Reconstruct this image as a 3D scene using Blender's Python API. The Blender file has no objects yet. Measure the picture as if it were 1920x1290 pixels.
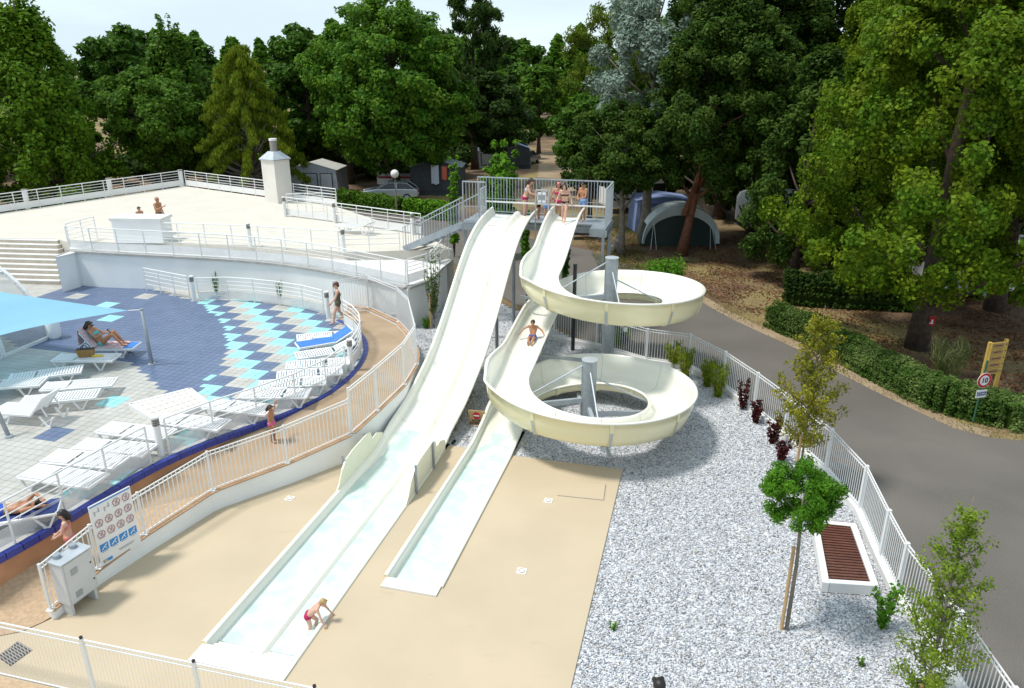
import bpy, bmesh, math, random
import numpy as np
from mathutils import Vector, Matrix
from mathutils.geometry import tessellate_polygon
random.seed(4); rng = np.random.default_rng(11)
sc = bpy.context.scene
R = math.radians
# ------------------------------------------------------------------ camera, sky, sun, exposure
F = 1400.0; TH = math.atan(525/1400.); CT, ST = math.cos(TH), math.sin(TH); HC = 10.0
cam = bpy.data.cameras.new('camera'); co = bpy.data.objects.new('camera', cam); sc.collection.objects.link(co)
cam.sensor_width = 36; cam.lens = 36*F/1920; cam.clip_end = 3000; cam.clip_start = .1
co.location = (0, 0, HC); co.rotation_euler = (math.pi/2-TH, 0, 0); sc.camera = co
TOSUN = Vector((-.44, -.06, .89)).normalized()
w = bpy.data.worlds.new('World'); sc.world = w; w.use_nodes = True
nt = w.node_tree; nt.nodes.clear()
def wn(t, **k):
    n = nt.nodes.new(t)
    for a, b in k.items(): setattr(n, a, b)
    return n
sky = wn('ShaderNodeTexSky', sky_type='NISHITA', sun_disc=False)
sky.sun_elevation = math.asin(TOSUN.z); sky.sun_rotation = math.atan2(TOSUN.x, TOSUN.y)
sky.air_density = 1.0; sky.dust_density = .1; sky.ozone_density = 2.0
tc = wn('ShaderNodeTexCoord'); mp = wn('ShaderNodeMapping'); mp.inputs['Scale'].default_value = (1.2, 1.2, 7)
no = wn('ShaderNodeTexNoise'); no.inputs['Scale'].default_value = 2.2; no.inputs['Detail'].default_value = 6; no.inputs['Roughness'].default_value = .55
rp = wn('ShaderNodeValToRGB'); rp.color_ramp.elements[0].position = .36; rp.color_ramp.elements[1].position = .60; rp.color_ramp.elements[0].color = (.72, .72, .72, 1)
mx = wn('ShaderNodeMix', data_type='RGBA'); mx.inputs['B'].default_value = (3.9, 4.65, 5.1, 1)
bg = wn('ShaderNodeBackground'); bg.inputs['Strength'].default_value = .15
ow = wn('ShaderNodeOutputWorld')
lk = nt.links.new
lk(tc.outputs['Generated'], mp.inputs['Vector']); lk(mp.outputs['Vector'], no.inputs['Vector'])
lk(no.outputs['Fac'], rp.inputs['Fac']); lk(rp.outputs['Color'], mx.inputs['Factor'])
lk(sky.outputs['Color'], mx.inputs['A']); lk(mx.outputs['Result'], bg.inputs['Color']); lk(bg.outputs['Background'], ow.inputs['Surface'])
sl = bpy.data.lights.new('sun', 'SUN'); so = bpy.data.objects.new('sun', sl); sc.collection.objects.link(so)
sl.energy = 2.7; sl.angle = R(9.0); sl.color = (1, .965, .91)
so.rotation_euler = TOSUN.to_track_quat('Z', 'Y').to_euler(); so.location = (-20, 10, 40)
sc.view_settings.view_transform = 'Standard'; sc.view_settings.look = 'None'
sc.view_settings.gamma = 1; sc.view_settings.exposure = 0.38
sc.render.engine = 'CYCLES'; sc.cycles.max_bounces = 6; sc.cycles.transparent_max_bounces = 8; sc.cycles.glossy_bounces = 2; sc.cycles.transmission_bounces = 4; sc.cycles.diffuse_bounces = 3
# ------------------------------------------------------------------ pixel -> place
def ray(u, v):
    x = (u-960)/F; y = -(v-645)/F
    return Vector((x, CT+y*ST, -ST+y*CT))
def G(u, v, z=0.0):
    d = ray(u, v); t = (z-HC)/d.z
    return Vector((d.x*t, d.y*t, z))
def GY(u, v, Y):
    d = ray(u, v); t = Y/d.y
    return Vector((d.x*t, Y, HC+d.z*t))
S2 = Vector((.25, .968, 0)).normalized(); U2 = Vector((S2.y, -S2.x, 0)); O2 = Vector((-4.87, 10.27, 0))
def W(a, b, z=0.0): return O2+S2*a+U2*b+Vector((0, 0, z))
def AB(p): q = Vector((p[0], p[1], 0))-O2; return q.dot(S2), q.dot(U2)
def sstep(x, a, b):
    t = min(1, max(0, (x-a)/(b-a))); return t*t*(3-2*t)
def gz(x, y):   # gravel bed height: rises towards the ramp and terrace wall
    return -.04+.42*sstep(y, 19.5, 26)*(1-sstep(x, -2.6, -.6))
def itp(x, tab):
    return float(np.interp(x, [t[0] for t in tab], [t[1] for t in tab]))
# ------------------------------------------------------------------ materials
M = {}
def mat(name, c1, c2=None, scale=3.0, rough=.6, metal=0, bump=0, bscale=None, detail=6, lo=.35, hi=.65, spec=.5, alpha=1, trans=0, isl=0, coat=0, dist=.02):
    m = bpy.data.materials.new(name); m.use_nodes = True; n = m.node_tree; b = n.nodes['Principled BSDF']
    b.inputs['Roughness'].default_value = rough; b.inputs['Metallic'].default_value = metal
    b.inputs['Specular IOR Level'].default_value = spec; b.inputs['Alpha'].default_value = alpha
    b.inputs['Coat Weight'].default_value = coat
    L = n.links.new
    col = None
    t = n.nodes.new('ShaderNodeTexCoord')
    if c2 is None: c2 = tuple(x*.88 for x in c1)
    nz = n.nodes.new('ShaderNodeTexNoise'); nz.inputs['Scale'].default_value = scale; nz.inputs['Detail'].default_value = detail
    L(t.outputs['Object'], nz.inputs['Vector'])
    r = n.nodes.new('ShaderNodeValToRGB'); r.color_ramp.elements[0].position = lo; r.color_ramp.elements[1].position = hi
    r.color_ramp.elements[0].color = (*c1, 1); r.color_ramp.elements[1].color = (*c2, 1)
    L(nz.outputs['Fac'], r.inputs['Fac']); col = r.outputs['Color']
    if isl:
        g = n.nodes.new('ShaderNodeNewGeometry'); hs = n.nodes.new('ShaderNodeHueSaturation')
        mr = n.nodes.new('ShaderNodeMapRange'); mr.inputs['To Min'].default_value = 1-isl; mr.inputs['To Max'].default_value = 1+isl
        L(g.outputs['Random Per Island'], mr.inputs['Value']); L(mr.outputs['Result'], hs.inputs['Value']); L(col, hs.inputs['Color']); col = hs.outputs['Color']
    L(col, b.inputs['Base Color'])
    if bump:
        nb = n.nodes.new('ShaderNodeTexNoise'); nb.inputs['Scale'].default_value = bscale or scale*4; nb.inputs['Detail'].default_value = 5
        L(t.outputs['Object'], nb.inputs['Vector'])
        bp = n.nodes.new('ShaderNodeBump'); bp.inputs['Strength'].default_value = bump; bp.inputs['Distance'].default_value = dist
        L(nb.outputs['Fac'], bp.inputs['Height']); L(bp.outputs['Normal'], b.inputs['Normal'])
    if trans:
        o = n.nodes['Material Output']; tr = n.nodes.new('ShaderNodeBsdfTranslucent'); L(col, tr.inputs['Color'])
        ms = n.nodes.new('ShaderNodeMixShader'); ms.inputs['Fac'].default_value = trans
        L(b.outputs['BSDF'], ms.inputs[1]); L(tr.outputs['BSDF'], ms.inputs[2]); L(ms.outputs['Shader'], o.inputs['Surface'])
    M[name] = m; return m
def nodes_of(name): m = M[name]; return m.node_tree, m.node_tree.nodes['Principled BSDF']
mat('beige', (.535, .435, .30), (.495, .40, .275), .55, .75, bump=.15, bscale=40)
mat('asphalt', (.148, .132, .114), (.118, .105, .091), .35, .9, bump=.3, bscale=60)
mat('tan_aggregate', (.42, .30, .19), (.54, .38, .24), 14, .85, bump=.3, bscale=80)
mat('ramp_rose', (.41, .30, .20), (.345, .245, .155), 1.1, .85, bump=.3, bscale=90)
mat('white_wall', (.84, .85, .84), (.76, .77, .765), .7, .8, bump=.1, bscale=30)
mat('white_paint', (.80, .80, .79), (.76, .76, .75), 2, .45)
mat('white_plastic', (.82, .82, .81), (.78, .78, .78), 2, .35)
mat('offwhite', (.78, .74, .68), (.72, .68, .62), 1, .7)
mat('terrace', (.63, .59, .515), (.58, .54, .465), .9, .8)
mat('white_slab', (.76, .75, .73), (.68, .67, .65), 1.2, .75)
mat('step_tile', (.62, .54, .43), (.54, .46, .36), 4, .7)
mat('tile_white', (.52, .505, .465), (.44, .425, .385), 1.1, .4, isl=.05)
mat('tile_navy', (.128, .170, .275), (.108, .148, .248), 1.0, .35, isl=.06)
mat('tile_turq', (.36, .70, .70), (.31, .64, .66), 1.5, .35, isl=.05)
mat('kerb_navy', (.03, .05, .30), (.024, .04, .24), 3, .3)
mat('grout', (.42, .42, .42), None, 3, .9)
mat('terracotta', (.60, .31, .165), (.46, .235, .125), 1.6, .7, bump=.2)
mat('terr2', (.50, .33, .20), (.38, .24, .14), 2, .85)
mat('joint', (.56, .53, .40), None, 4, .6)
mat('crack', (.20, .185, .16), None, 5, .9); mat('gel_plate', (.78, .76, .60), (.74, .715, .55), 1.5, .3)
mat('gel_inner', (.86, .85, .76), (.84, .825, .72), .9, .2, coat=.35)
mat('gelcoat', (.83, .765, .49), (.81, .74, .465), .8, .22, coat=.3, spec=.5)
mat('gel_white', (.82, .82, .78), None, 1, .3)
mat('galv', (.36, .40, .43), (.30, .335, .365), 5, .42, metal=.35)
mat('galv_light', (.50, .54, .57), (.43, .47, .50), 4, .45, metal=.3)
mat('dark_steel', (.03, .032, .036), None, 3, .5)
mat('cabinet', (.58, .59, .60), (.54, .55, .56), 2, .45)
mat('concrete', (.45, .44, .42), (.36, .35, .33), 4, .9, bump=.3)
mat('wood', (.42, .25, .11), (.34, .19, .08), 5, .7)
mat('wood_light', (.52, .35, .17), (.44, .28, .13), 5, .7)
mat('wood_sign', (.62, .42, .10), (.55, .36, .085), 6, .6)
mat('wood_red', (.145, .05, .03), (.10, .035, .022), 6, .55)
mat('bark', (.10, .07, .05), (.05, .036, .028), 6, .95, bump=.8, bscale=14)
mat('bark_red', (.24, .10, .055), (.13, .055, .03), 5, .95, bump=.8, bscale=14)
mat('bark_grey', (.26, .22, .18), (.16, .135, .11), 6, .95, bump=.7, bscale=14)
mat('sail', (.36, .69, .88), (.33, .66, .86), .6, .7, trans=.45)
mat('blue_fabric', (.045, .20, .58), (.04, .18, .53), 3, .6)
mat('navy_fabric', (.02, .045, .20), None, 3, .7)
mat('pink_towel', (.62, .38, .40), (.70, .52, .52), 14, .9, lo=.45, hi=.55)
mat('red', (.55, .02, .03), None, 3, .4); mat('blue_sign', (.03, .26, .66), None, 3, .4)
mat('sign_white', (.80, .80, .80), (.77, .77, .77), 2, .4); mat('black', (.012, .012, .013), None, 3, .5)
mat('pictogram_red', (.55, .22, .22), None, 3, .5); mat('pictogram_grey', (.38, .38, .42), None, 3, .5)
mat('yellow', (.75, .50, .04), None, 3, .5); mat('text_blue', (.04, .06, .25), None, 3, .5); mat('green_post', (.04, .12, .07), None, 3, .5)
mat('lamp_globe', (.80, .78, .72), (.77, .75, .69), 2, .25)
mat('lamp_grey', (.30, .28, .26), (.24, .225, .21), 8, .5)
mat('canvas_grey', (.36, .39, .42), (.32, .35, .38), 2, .85); mat('canvas_light', (.55, .55, .50), (.48, .48, .44), 2, .85)
mat('canvas_dark', (.055, .06, .068), (.04, .045, .05), 2, .85); mat('canvas_green', (.035, .055, .05), (.028, .046, .042), 2, .8)
mat('canvas_white', (.74, .82, .81), (.68, .76, .76), 1.5, .7); mat('canvas_blue', (.22, .28, .48), (.18, .23, .41), 2, .8)
mat('car_silver', (.50, .54, .57), (.48, .52, .55), 2, .25, metal=.3, coat=.6); mat('car_dark', (.04, .06, .10), None, 2, .25, coat=.6)
mat('glass_dark', (.02, .025, .03), None, 2, .08); mat('rubber', (.015, .015, .016), None, 4, .8); mat('red_lamp', (.5, .02, .015), None, 3, .3)
mat('hair_brown', (.055, .026, .014), (.03, .015, .009), 30, .55); mat('hair_dark', (.016, .011, .009), (.01, .007, .006), 30, .5); mat('hair_blond', (.46, .32, .14), (.38, .25, .10), 30, .55)
mat('hair_red', (.13, .04, .02), (.08, .026, .014), 30, .55)
mat('skin_fair', (.66, .40, .30), (.60, .34, .25), 5, .5); mat('skin_tan', (.46, .22, .12), (.40, .185, .10), 5, .5); mat('skin_mid', (.56, .30, .19), (.50, .26, .16), 5, .5)
mat('cloth_magenta', (.45, .01, .10), None, 8, .7); mat('cloth_pink', (.75, .10, .35), None, 8, .7); mat('cloth_coral', (.75, .22, .20), None, 8, .7)
mat('cloth_black', (.01, .01, .012), None, 8, .7); mat('cloth_white', (.62, .62, .68), (.45, .45, .52), 25, .7); mat('cloth_olive', (.10, .09, .06), None, 8, .7)
mat('cloth_turq', (.10, .55, .52), None, 8, .7); mat('cloth_blue', (.02, .06, .40), (.03, .12, .55), 12, .7); mat('cloth_lblue', (.25, .40, .70), None, 8, .7); mat('cloth_rose', (.62, .03, .14), None, 8, .7)
mat('bag', (.34, .20, .06), (.26, .15, .045), 12, .7); mat('towel_white', (.55, .58, .68), None, 8, .9); mat('towel_coral', (.62, .16, .10), None, 8, .9)
mat('frosted', (.62, .62, .60), (.52, .52, .50), .8, .35, alpha=.72); mat('panel_clear', (.72, .74, .75), None, 2, .3, alpha=.45)
mat('glass_clear', (.45, .45, .42), None, 2, .1, alpha=.45)
# leaves
def leafmat(n, c1, c2, isl=.4, trans=.42, sc_=1.1, rough=.55): mat(n, c1, c2, sc_, rough, isl=isl, trans=trans, spec=.12, lo=.38, hi=.62)
leafmat('lf_deep', (.052, .130, .013), (.085, .172, .016)); leafmat('lf_bright', (.060, .165, .014), (.125, .235, .018))
leafmat('lf_gold', (.130, .240, .013), (.090, .185, .012)); leafmat('lf_olive', (.105, .205, .016), (.070, .155, .015))
leafmat('lf_maple', (.084, .178, .010), (.168, .238, .012)); leafmat('lf_cedar', (.225, .290, .020), (.155, .215, .018))
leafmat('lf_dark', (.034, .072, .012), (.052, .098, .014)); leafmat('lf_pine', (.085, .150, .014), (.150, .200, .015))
leafmat('lf_euc', (.27, .34, .28), (.17, .24, .18), trans=.2); leafmat('lf_cyp', (.040, .092, .013), (.078, .135, .017))
leafmat('lf_hedge', (.070, .145, .022), (.19, .27, .075), isl=.45); leafmat('lf_lime', (0.161, 0.338, 0.022), (0.115, 0.270, 0.019))
leafmat('lf_fresh', (.120, .290, .020), (.080, .220, .016)); leafmat('lf_bamboo', (0.276, 0.351, 0.022), (0.207, 0.297, 0.022))
leafmat('lf_red', (.06, .012, .014), (.10, .02, .018)); leafmat('lf_redshrub', (.22, .03, .03), (.14, .03, .02)); leafmat('lf_yellow', (.33, .30, .025), (.20, .22, .02))
leafmat('lf_varieg', (.32, .34, .14), (.22, .28, .08)); leafmat('lf_brown', (.22, .09, .035), (.16, .06, .03)); leafmat('grass', (.14, .16, .04), (.24, .20, .08), sc_=.8)
leafmat('lf_corner', (.24, .33, .03), (.15, .24, .02)); leafmat('litter', (.22, .11, .05), (.12, .055, .03), isl=.5, trans=.1)
# ground: dirt, leaf litter, thin grass
m = mat('dirt', (.13, .075, .042), (.22, .145, .085), .22, .95, bump=.6, bscale=9, dist=.05); n, b = nodes_of('dirt')
L_ = n.links.new
t = n.nodes.new('ShaderNodeTexCoord'); z1 = n.nodes.new('ShaderNodeTexNoise'); z1.inputs['Scale'].default_value = .11; z1.inputs['Detail'].default_value = 8; z1.inputs['Roughness'].default_value = .65
L_(t.outputs['Object'], z1.inputs['Vector'])
rr = n.nodes.new('ShaderNodeValToRGB'); rr.color_ramp.elements[0].position = .47; rr.color_ramp.elements[1].position = .60
L_(z1.outputs['Fac'], rr.inputs['Fac'])
mm = n.nodes.new('ShaderNodeMix'); mm.data_type = 'RGBA'; mm.inputs['B'].default_value = (.27, .215, .075, 1)
src = b.inputs['Base Color'].links[0].from_socket
L_(src, mm.inputs['A']); L_(rr.outputs['Color'], mm.inputs['Factor'])
z2 = n.nodes.new('ShaderNodeTexNoise'); z2.inputs['Scale'].default_value = 14; z2.inputs['Detail'].default_value = 4; L_(t.outputs['Object'], z2.inputs['Vector'])
r2 = n.nodes.new('ShaderNodeMapRange'); r2.inputs['From Min'].default_value = .3; r2.inputs['From Max'].default_value = .7; r2.inputs['To Min'].default_value = .55; r2.inputs['To Max'].default_value = 1.35
L_(z2.outputs['Fac'], r2.inputs['Value']); hs = n.nodes.new('ShaderNodeHueSaturation'); L_(mm.outputs['Result'], hs.inputs['Color']); L_(r2.outputs['Result'], hs.inputs['Value']); L_(hs.outputs['Color'], b.inputs['Base Color'])
mat('sand', (.36, .27, .17), (.28, .20, .12), .8, .95, bump=.4, bscale=20)
# gravel sheet + stones
m = mat('gravel_bed', (.32, .335, .36), (.18, .19, .205), 9, .9, bump=.8, bscale=25, dist=.03); n, b = nodes_of('gravel_bed')
vo = n.nodes.new('ShaderNodeTexVoronoi'); vo.inputs['Scale'].default_value = 38; t = n.nodes.new('ShaderNodeTexCoord'); n.links.new(t.outputs['Object'], vo.inputs['Vector'])
rr = n.nodes.new('ShaderNodeValToRGB'); e = rr.color_ramp.elements; e[0].color = (.22, .23, .25, 1); e[1].color = (.68, .69, .71, 1); e[0].position = .05; e[1].position = .8
sp = n.nodes.new('ShaderNodeSeparateColor'); n.links.new(vo.outputs['Color'], sp.inputs['Color']); n.links.new(sp.outputs['Red'], rr.inputs['Fac']); n.links.new(rr.outputs['Color'], b.inputs['Base Color'])
m = mat('stone', (.60, .61, .63), None, 3, .8); n, b = nodes_of('stone')
g = n.nodes.new('ShaderNodeNewGeometry'); rr = n.nodes.new('ShaderNodeValToRGB'); e = rr.color_ramp.elements
e[0].color = (.15, .16, .18, 1); e[1].color = (.74, .75, .77, 1); e[1].position = .72
x = e.new(.30); x.color = (.42, .44, .48, 1); x = e.new(.95); x.color = (.50, .43, .35, 1); x = e.new(.80); x.color = (.72, .72, .73, 1)
n.links.new(g.outputs['Random Per Island'], rr.inputs['Fac']); n.links.new(rr.outputs['Color'], b.inputs['Base Color'])
# worn patches on the landing deck
n, b = nodes_of('beige'); t = n.nodes.new('ShaderNodeTexCoord'); z1 = n.nodes.new('ShaderNodeTexNoise'); z1.inputs['Scale'].default_value = .9; z1.inputs['Detail'].default_value = 9; z1.inputs['Roughness'].default_value = .7
mp_ = n.nodes.new('ShaderNodeMapping'); mp_.inputs['Scale'].default_value = (1, 2.2, 1); n.links.new(t.outputs['Object'], mp_.inputs['Vector']); n.links.new(mp_.outputs['Vector'], z1.inputs['Vector'])
rr = n.nodes.new('ShaderNodeValToRGB'); rr.color_ramp.elements[0].position = .60; rr.color_ramp.elements[1].position = .88; n.links.new(z1.outputs['Fac'], rr.inputs['Fac'])
mm = n.nodes.new('ShaderNodeMix'); mm.data_type = 'RGBA'; mm.inputs['B'].default_value = (.40, .335, .225, 1); n.links.new(b.inputs['Base Color'].links[0].from_socket, mm.inputs['A']); n.links.new(rr.outputs['Color'], mm.inputs['Factor']); n.links.new(mm.outputs['Result'], b.inputs['Base Color'])
n, b = nodes_of('asphalt'); t = n.nodes.new('ShaderNodeTexCoord'); z1 = n.nodes.new('ShaderNodeTexNoise'); z1.inputs['Scale'].default_value = 45; z1.inputs['Detail'].default_value = 3; n.links.new(t.outputs['Object'], z1.inputs['Vector'])
r2 = n.nodes.new('ShaderNodeMapRange'); r2.inputs['From Min'].default_value = .3; r2.inputs['From Max'].default_value = .7; r2.inputs['To Min'].default_value = .75; r2.inputs['To Max'].default_value = 1.25; n.links.new(z1.outputs['Fac'], r2.inputs['Value'])
hs = n.nodes.new('ShaderNodeHueSaturation'); n.links.new(b.inputs['Base Color'].links[0].from_socket, hs.inputs['Color']); n.links.new(r2.outputs['Result'], hs.inputs['Value']); n.links.new(hs.outputs['Color'], b.inputs['Base Color'])
# pool water
m = mat('water', (.64, .87, .78), (.86, .95, .91), 2.2, .06, bump=.7, bscale=4.0, dist=.05, alpha=.66, lo=.4, hi=.6)
# brick-like joints for small tiles / pavers
def joints(name, sx, sy, mortar, off=.5, size=.012):
    n, b = nodes_of(name); src = b.inputs['Base Color'].links[0].from_socket
    t = n.nodes.new('ShaderNodeTexCoord'); br = n.nodes.new('ShaderNodeTexBrick'); br.offset = off; br.inputs['Scale'].default_value = 1
    br.inputs['Brick Width'].default_value = sx; br.inputs['Row Height'].default_value = sy; br.inputs['Mortar Size'].default_value = size; br.inputs['Mortar'].default_value = (*mortar, 1)
    n.links.new(t.outputs['Object'], br.inputs['Vector']); n.links.new(src, br.inputs['Color1']); n.links.new(src, br.inputs['Color2']); n.links.new(br.outputs['Color'], b.inputs['Base Color'])
joints('terrace', .5, .25, (.60, .55, .46), .5, .012)
# ------------------------------------------------------------------ mesh builder
class MB:
    def __init__(s): s.v = []; s.f = []
    def add(s, vs, fs):
        k = len(s.v); s.v += [tuple(p) for p in vs]; s.f += [tuple(i+k for i in q) for q in fs]
    def box(s, c, size, rz=0, mtx=None):
        x, y, z = [q/2 for q in size]; P = [Vector((i*x, j*y, k*z)) for i in (-1, 1) for j in (-1, 1) for k in (-1, 1)]
        if mtx is None: mtx = Matrix.Rotation(rz, 3, 'Z')
        c = Vector(c)
        s.add([c+mtx@p for p in P], [(0, 1, 3, 2), (4, 6, 7, 5), (0, 4, 5, 1), (2, 3, 7, 6), (0, 2, 6, 4), (1, 5, 7, 3)]); return s
    def bar(s, p, q, wd, ht=None, up=(0, 0, 1)):
        p, q = Vector(p), Vector(q); d = q-p; L = d.length
        if L < 1e-6: return s
        d /= L; up = Vector(up)
        if abs(d.dot(up)) > .98: up = Vector((1, 0, 0))
        x = d.cross(up).normalized(); y = x.cross(d)
        m = Matrix((x, d, y)).transposed()
        return s.box((p+q)/2, (wd, L, ht or wd), mtx=m)
    def tube(s, pts, rad, n=8, cap=True):
        pts = [Vector(p) for p in pts]; N = len(pts); rad = rad if hasattr(rad, '__len__') else [rad]*N
        k = len(s.v); ref = None
        for i, p in enumerate(pts):
            d = (pts[min(i+1, N-1)]-pts[max(i-1, 0)]).normalized()
            if ref is None: ref = Vector((1, 0, 0)) if abs(d.x) < .8 else Vector((0, 1, 0))
            x = (ref-d*ref.dot(d)).normalized(); ref = x; y = d.cross(x)
            for j in range(n):
                a = 2*math.pi*j/n; s.v.append(tuple(p+(x*math.cos(a)+y*math.sin(a))*rad[i]))
        for i in range(N-1):
            for j in range(n):
                a = k+i*n+j; b = k+i*n+(j+1) % n; s.f.append((a, b, b+n, a+n))
        if cap: s.f.append(tuple(k+j for j in range(n))[::-1]); s.f.append(tuple(k+(N-1)*n+j for j in range(n)))
        return s
    def cyl(s, p, h, r, n=16, r2=None):
        p = Vector(p); return s.tube([p, p+Vector((0, 0, h))], [r, r if r2 is None else r2], n)
    def sphere(s, c, r, n=12, m=8, mtx=None):
        c = Vector(c); r = r if hasattr(r, '__len__') else (r, r, r); k = len(s.v)
        V = [Vector((0, 0, r[2]))]
        for i in range(1, m):
            a = math.pi*i/m
            for j in range(n):
                b = 2*math.pi*j/n; V.append(Vector((r[0]*math.sin(a)*math.cos(b), r[1]*math.sin(a)*math.sin(b), r[2]*math.cos(a))))
        V.append(Vector((0, 0, -r[2])))
        if mtx: V = [mtx@q for q in V]
        s.v += [tuple(c+q) for q in V]; e = len(V)-1
        for j in range(n): s.f.append((k, k+1+j, k+1+(j+1) % n)); s.f.append((k+e, k+e-n+(j+1) % n, k+e-n+j))
        for i in range(m-2):
            for j in range(n):
                a = k+1+i*n+j; b = k+1+i*n+(j+1) % n; s.f.append((a, a+n, b+n, b))
        return s
    def poly(s, pts, z0=None, z1=None):
        """flat polygon sheet (pts with z) or prism z0..z1"""
        P = [Vector(p) for p in pts]; tri = tessellate_polygon([[Vector((p.x, p.y, 0)) for p in P]])
        ar = sum(P[i].x*P[(i+1) % len(P)].y-P[(i+1) % len(P)].x*P[i].y for i in range(len(P)))
        fix = lambda t: t if ((P[t[1]]-P[t[0]]).cross(P[t[2]]-P[t[0]])).z > 0 else t[::-1]
        P2 = [Vector((p.x, p.y, 0)) for p in P]
        def up(t): return t if ((P2[t[1]]-P2[t[0]]).cross(P2[t[2]]-P2[t[0]])).z > 0 else tuple(reversed(t))
        tri = [up(tuple(t)) for t in tri]
        if z0 is None: s.add(P, tri); return s
        N = len(P); top = [Vector((p.x, p.y, p.z if z1 is None else z1)) for p in P]; bot = [Vector((p.x, p.y, z0)) for p in P]
        fs = list(tri)+[tuple(i+N for i in reversed(t)) for t in tri]
        for i in range(N):
            j = (i+1) % N; fs.append((i, i+N, j+N, j) if ar > 0 else (i, j, j+N, i+N))
        s.add(top+bot, fs); return s
    def ribbon(s, A, B):
        A = [Vector(p) for p in A]; B = [Vector(p) for p in B]; n = len(A)
        s.add(A+B, [(i, i+1, n+i+1, n+i) for i in range(n-1)]); return s
    def wall(s, path, th, z0, z1s, z0s=None):
        """vertical wall of thickness th along path; top heights z1s (list or value)"""
        P = [Vector((p[0], p[1], 0)) for p in path]; N = len(P); z1s = z1s if hasattr(z1s, '__len__') else [z1s]*N; z0s = z0s or [z0]*N
        k = len(s.v)
        for i, p in enumerate(P):
            d = (P[min(i+1, N-1)]-P[max(i-1, 0)]).normalized(); nn = Vector((-d.y, d.x, 0))*th/2
            for q, z in ((p+nn, z0s[i]), (p+nn, z1s[i]), (p-nn, z1s[i]), (p-nn, z0s[i])): s.v.append((q.x, q.y, z))
        for i in range(N-1):
            for j in range(4): a = k+i*4+j; b = k+i*4+(j+1) % 4; s.f.append((a, b, b+4, a+4))
        s.f.append((k, k+1, k+2, k+3)); e = k+(N-1)*4; s.f.append((e+3, e+2, e+1, e)); return s
    def build(s, name, m, parent=None, smooth=False, origin=None, bevel=0):
        me = bpy.data.meshes.new(name); off = Vector((0, 0, 0))
        if parent is not None:
            r = parent
            while r.parent: r = r.parent
            off = r.location.copy()
        elif origin is not None: off = Vector(origin)
        elif s.v:
            a = np.array(s.v); off = Vector(((a[:, 0].min()+a[:, 0].max())/2, (a[:, 1].min()+a[:, 1].max())/2, a[:, 2].min()))
        me.from_pydata([(p[0]-off.x, p[1]-off.y, p[2]-off.z) for p in s.v], [], s.f); me.materials.append(M[m] if isinstance(m, str) else m)
        me.update()
        if smooth: me.polygons.foreach_set('use_smooth', [True]*len(me.polygons))
        o = bpy.data.objects.new(name, me); sc.collection.objects.link(o)
        if parent is not None: o.parent = parent
        else: o.location = off
        if bevel:
            bv = o.modifiers.new('bevel', 'BEVEL'); bv.width = bevel; bv.segments = 2; bv.limit_method = 'ANGLE'; bv.angle_limit = R(40)
        return o
def tag(o, label=None, cat=None, group=None, kind=None):
    for k, v in (('label', label), ('category', cat), ('group', group), ('kind', kind)):
        if v: o[k] = v
    return o
def thing(name, label, cat, loc=(0, 0, 0), rz=0, group=None):
    o = bpy.data.objects.new(name, None); sc.collection.objects.link(o); o.location = loc; o.rotation_euler.z = rz; o.empty_display_size = .2
    return tag(o, label, cat, group)
def struct(o): o['kind'] = 'structure'; return o
def stuff(o): o['kind'] = 'stuff'; return o
def copy_tree(o, parent=None):
    c = o.copy(); sc.collection.objects.link(c); c.parent = parent
    for ch in list(o.children): copy_tree(ch, c)
    return c
def resample(pts, step=None, n=None):
    P = [Vector(p) for p in pts]; d = [0]
    for i in range(1, len(P)): d.append(d[-1]+(P[i]-P[i-1]).length)
    n = n or max(2, int(round(d[-1]/step))+1); out = []
    for x in np.linspace(0, d[-1], n): out.append(Vector([float(np.interp(x, d, [p[k] for p in P])) for k in range(3)]))
    return out
def smoothline(pts, n=60, it=2):
    P = [Vector(p) for p in pts]
    for _ in range(it):
        Q = [P[0]]
        for i in range(len(P)-1): Q += [P[i]*.75+P[i+1]*.25, P[i]*.25+P[i+1]*.75]
        P = Q+[P[-1]]
    return resample(P, n=n)
def npmesh(name, V, Fq, m, parent=None, origin=(0, 0, 0), smooth=False):
    """V (n,3) array, Fq (k,4) or (k,3) index array"""
    off = Vector(origin)
    if parent is not None:
        r = parent
        while r.parent: r = r.parent
        off = r.location.copy()
    V = np.asarray(V, np.float32)-np.array(off, np.float32); Fq = np.asarray(Fq, np.int32); k, c = Fq.shape
    me = bpy.data.meshes.new(name); me.vertices.add(len(V)); me.vertices.foreach_set('co', V.ravel()); me.loops.add(k*c); me.loops.foreach_set('vertex_index', Fq.ravel())
    me.polygons.add(k); me.polygons.foreach_set('loop_start', np.arange(k, dtype=np.int32)*c); me.materials.append(M[m] if isinstance(m, str) else m)
    me.update(calc_edges=True)
    if smooth: me.polygons.foreach_set('use_smooth', np.ones(k, bool))
    o = bpy.data.objects.new(name, me); sc.collection.objects.link(o)
    if parent is not None: o.parent = parent
    else: o.location = off
    return o
def text_mesh(txt, size, m, parent, loc, mtx, name='lettering', bold=0):
    cu = bpy.data.curves.new('t', 'FONT'); cu.body = txt; cu.size = size; cu.align_x = 'CENTER'; cu.align_y = 'CENTER'; cu.extrude = .002; cu.offset = bold; cu.space_line = .95
    to = bpy.data.objects.new('t', cu); sc.collection.objects.link(to); dg = bpy.context.evaluated_depsgraph_get()
    me = bpy.data.meshes.new_from_object(to.evaluated_get(dg)); bpy.data.objects.remove(to)
    r = parent
    while r.parent: r = r.parent
    me.transform(Matrix.Translation(Vector(loc)-r.location)@mtx.to_4x4()); me.materials.clear(); me.materials.append(M[m])
    o = bpy.data.objects.new(name, me); sc.collection.objects.link(o); o.parent = parent; return o
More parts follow.
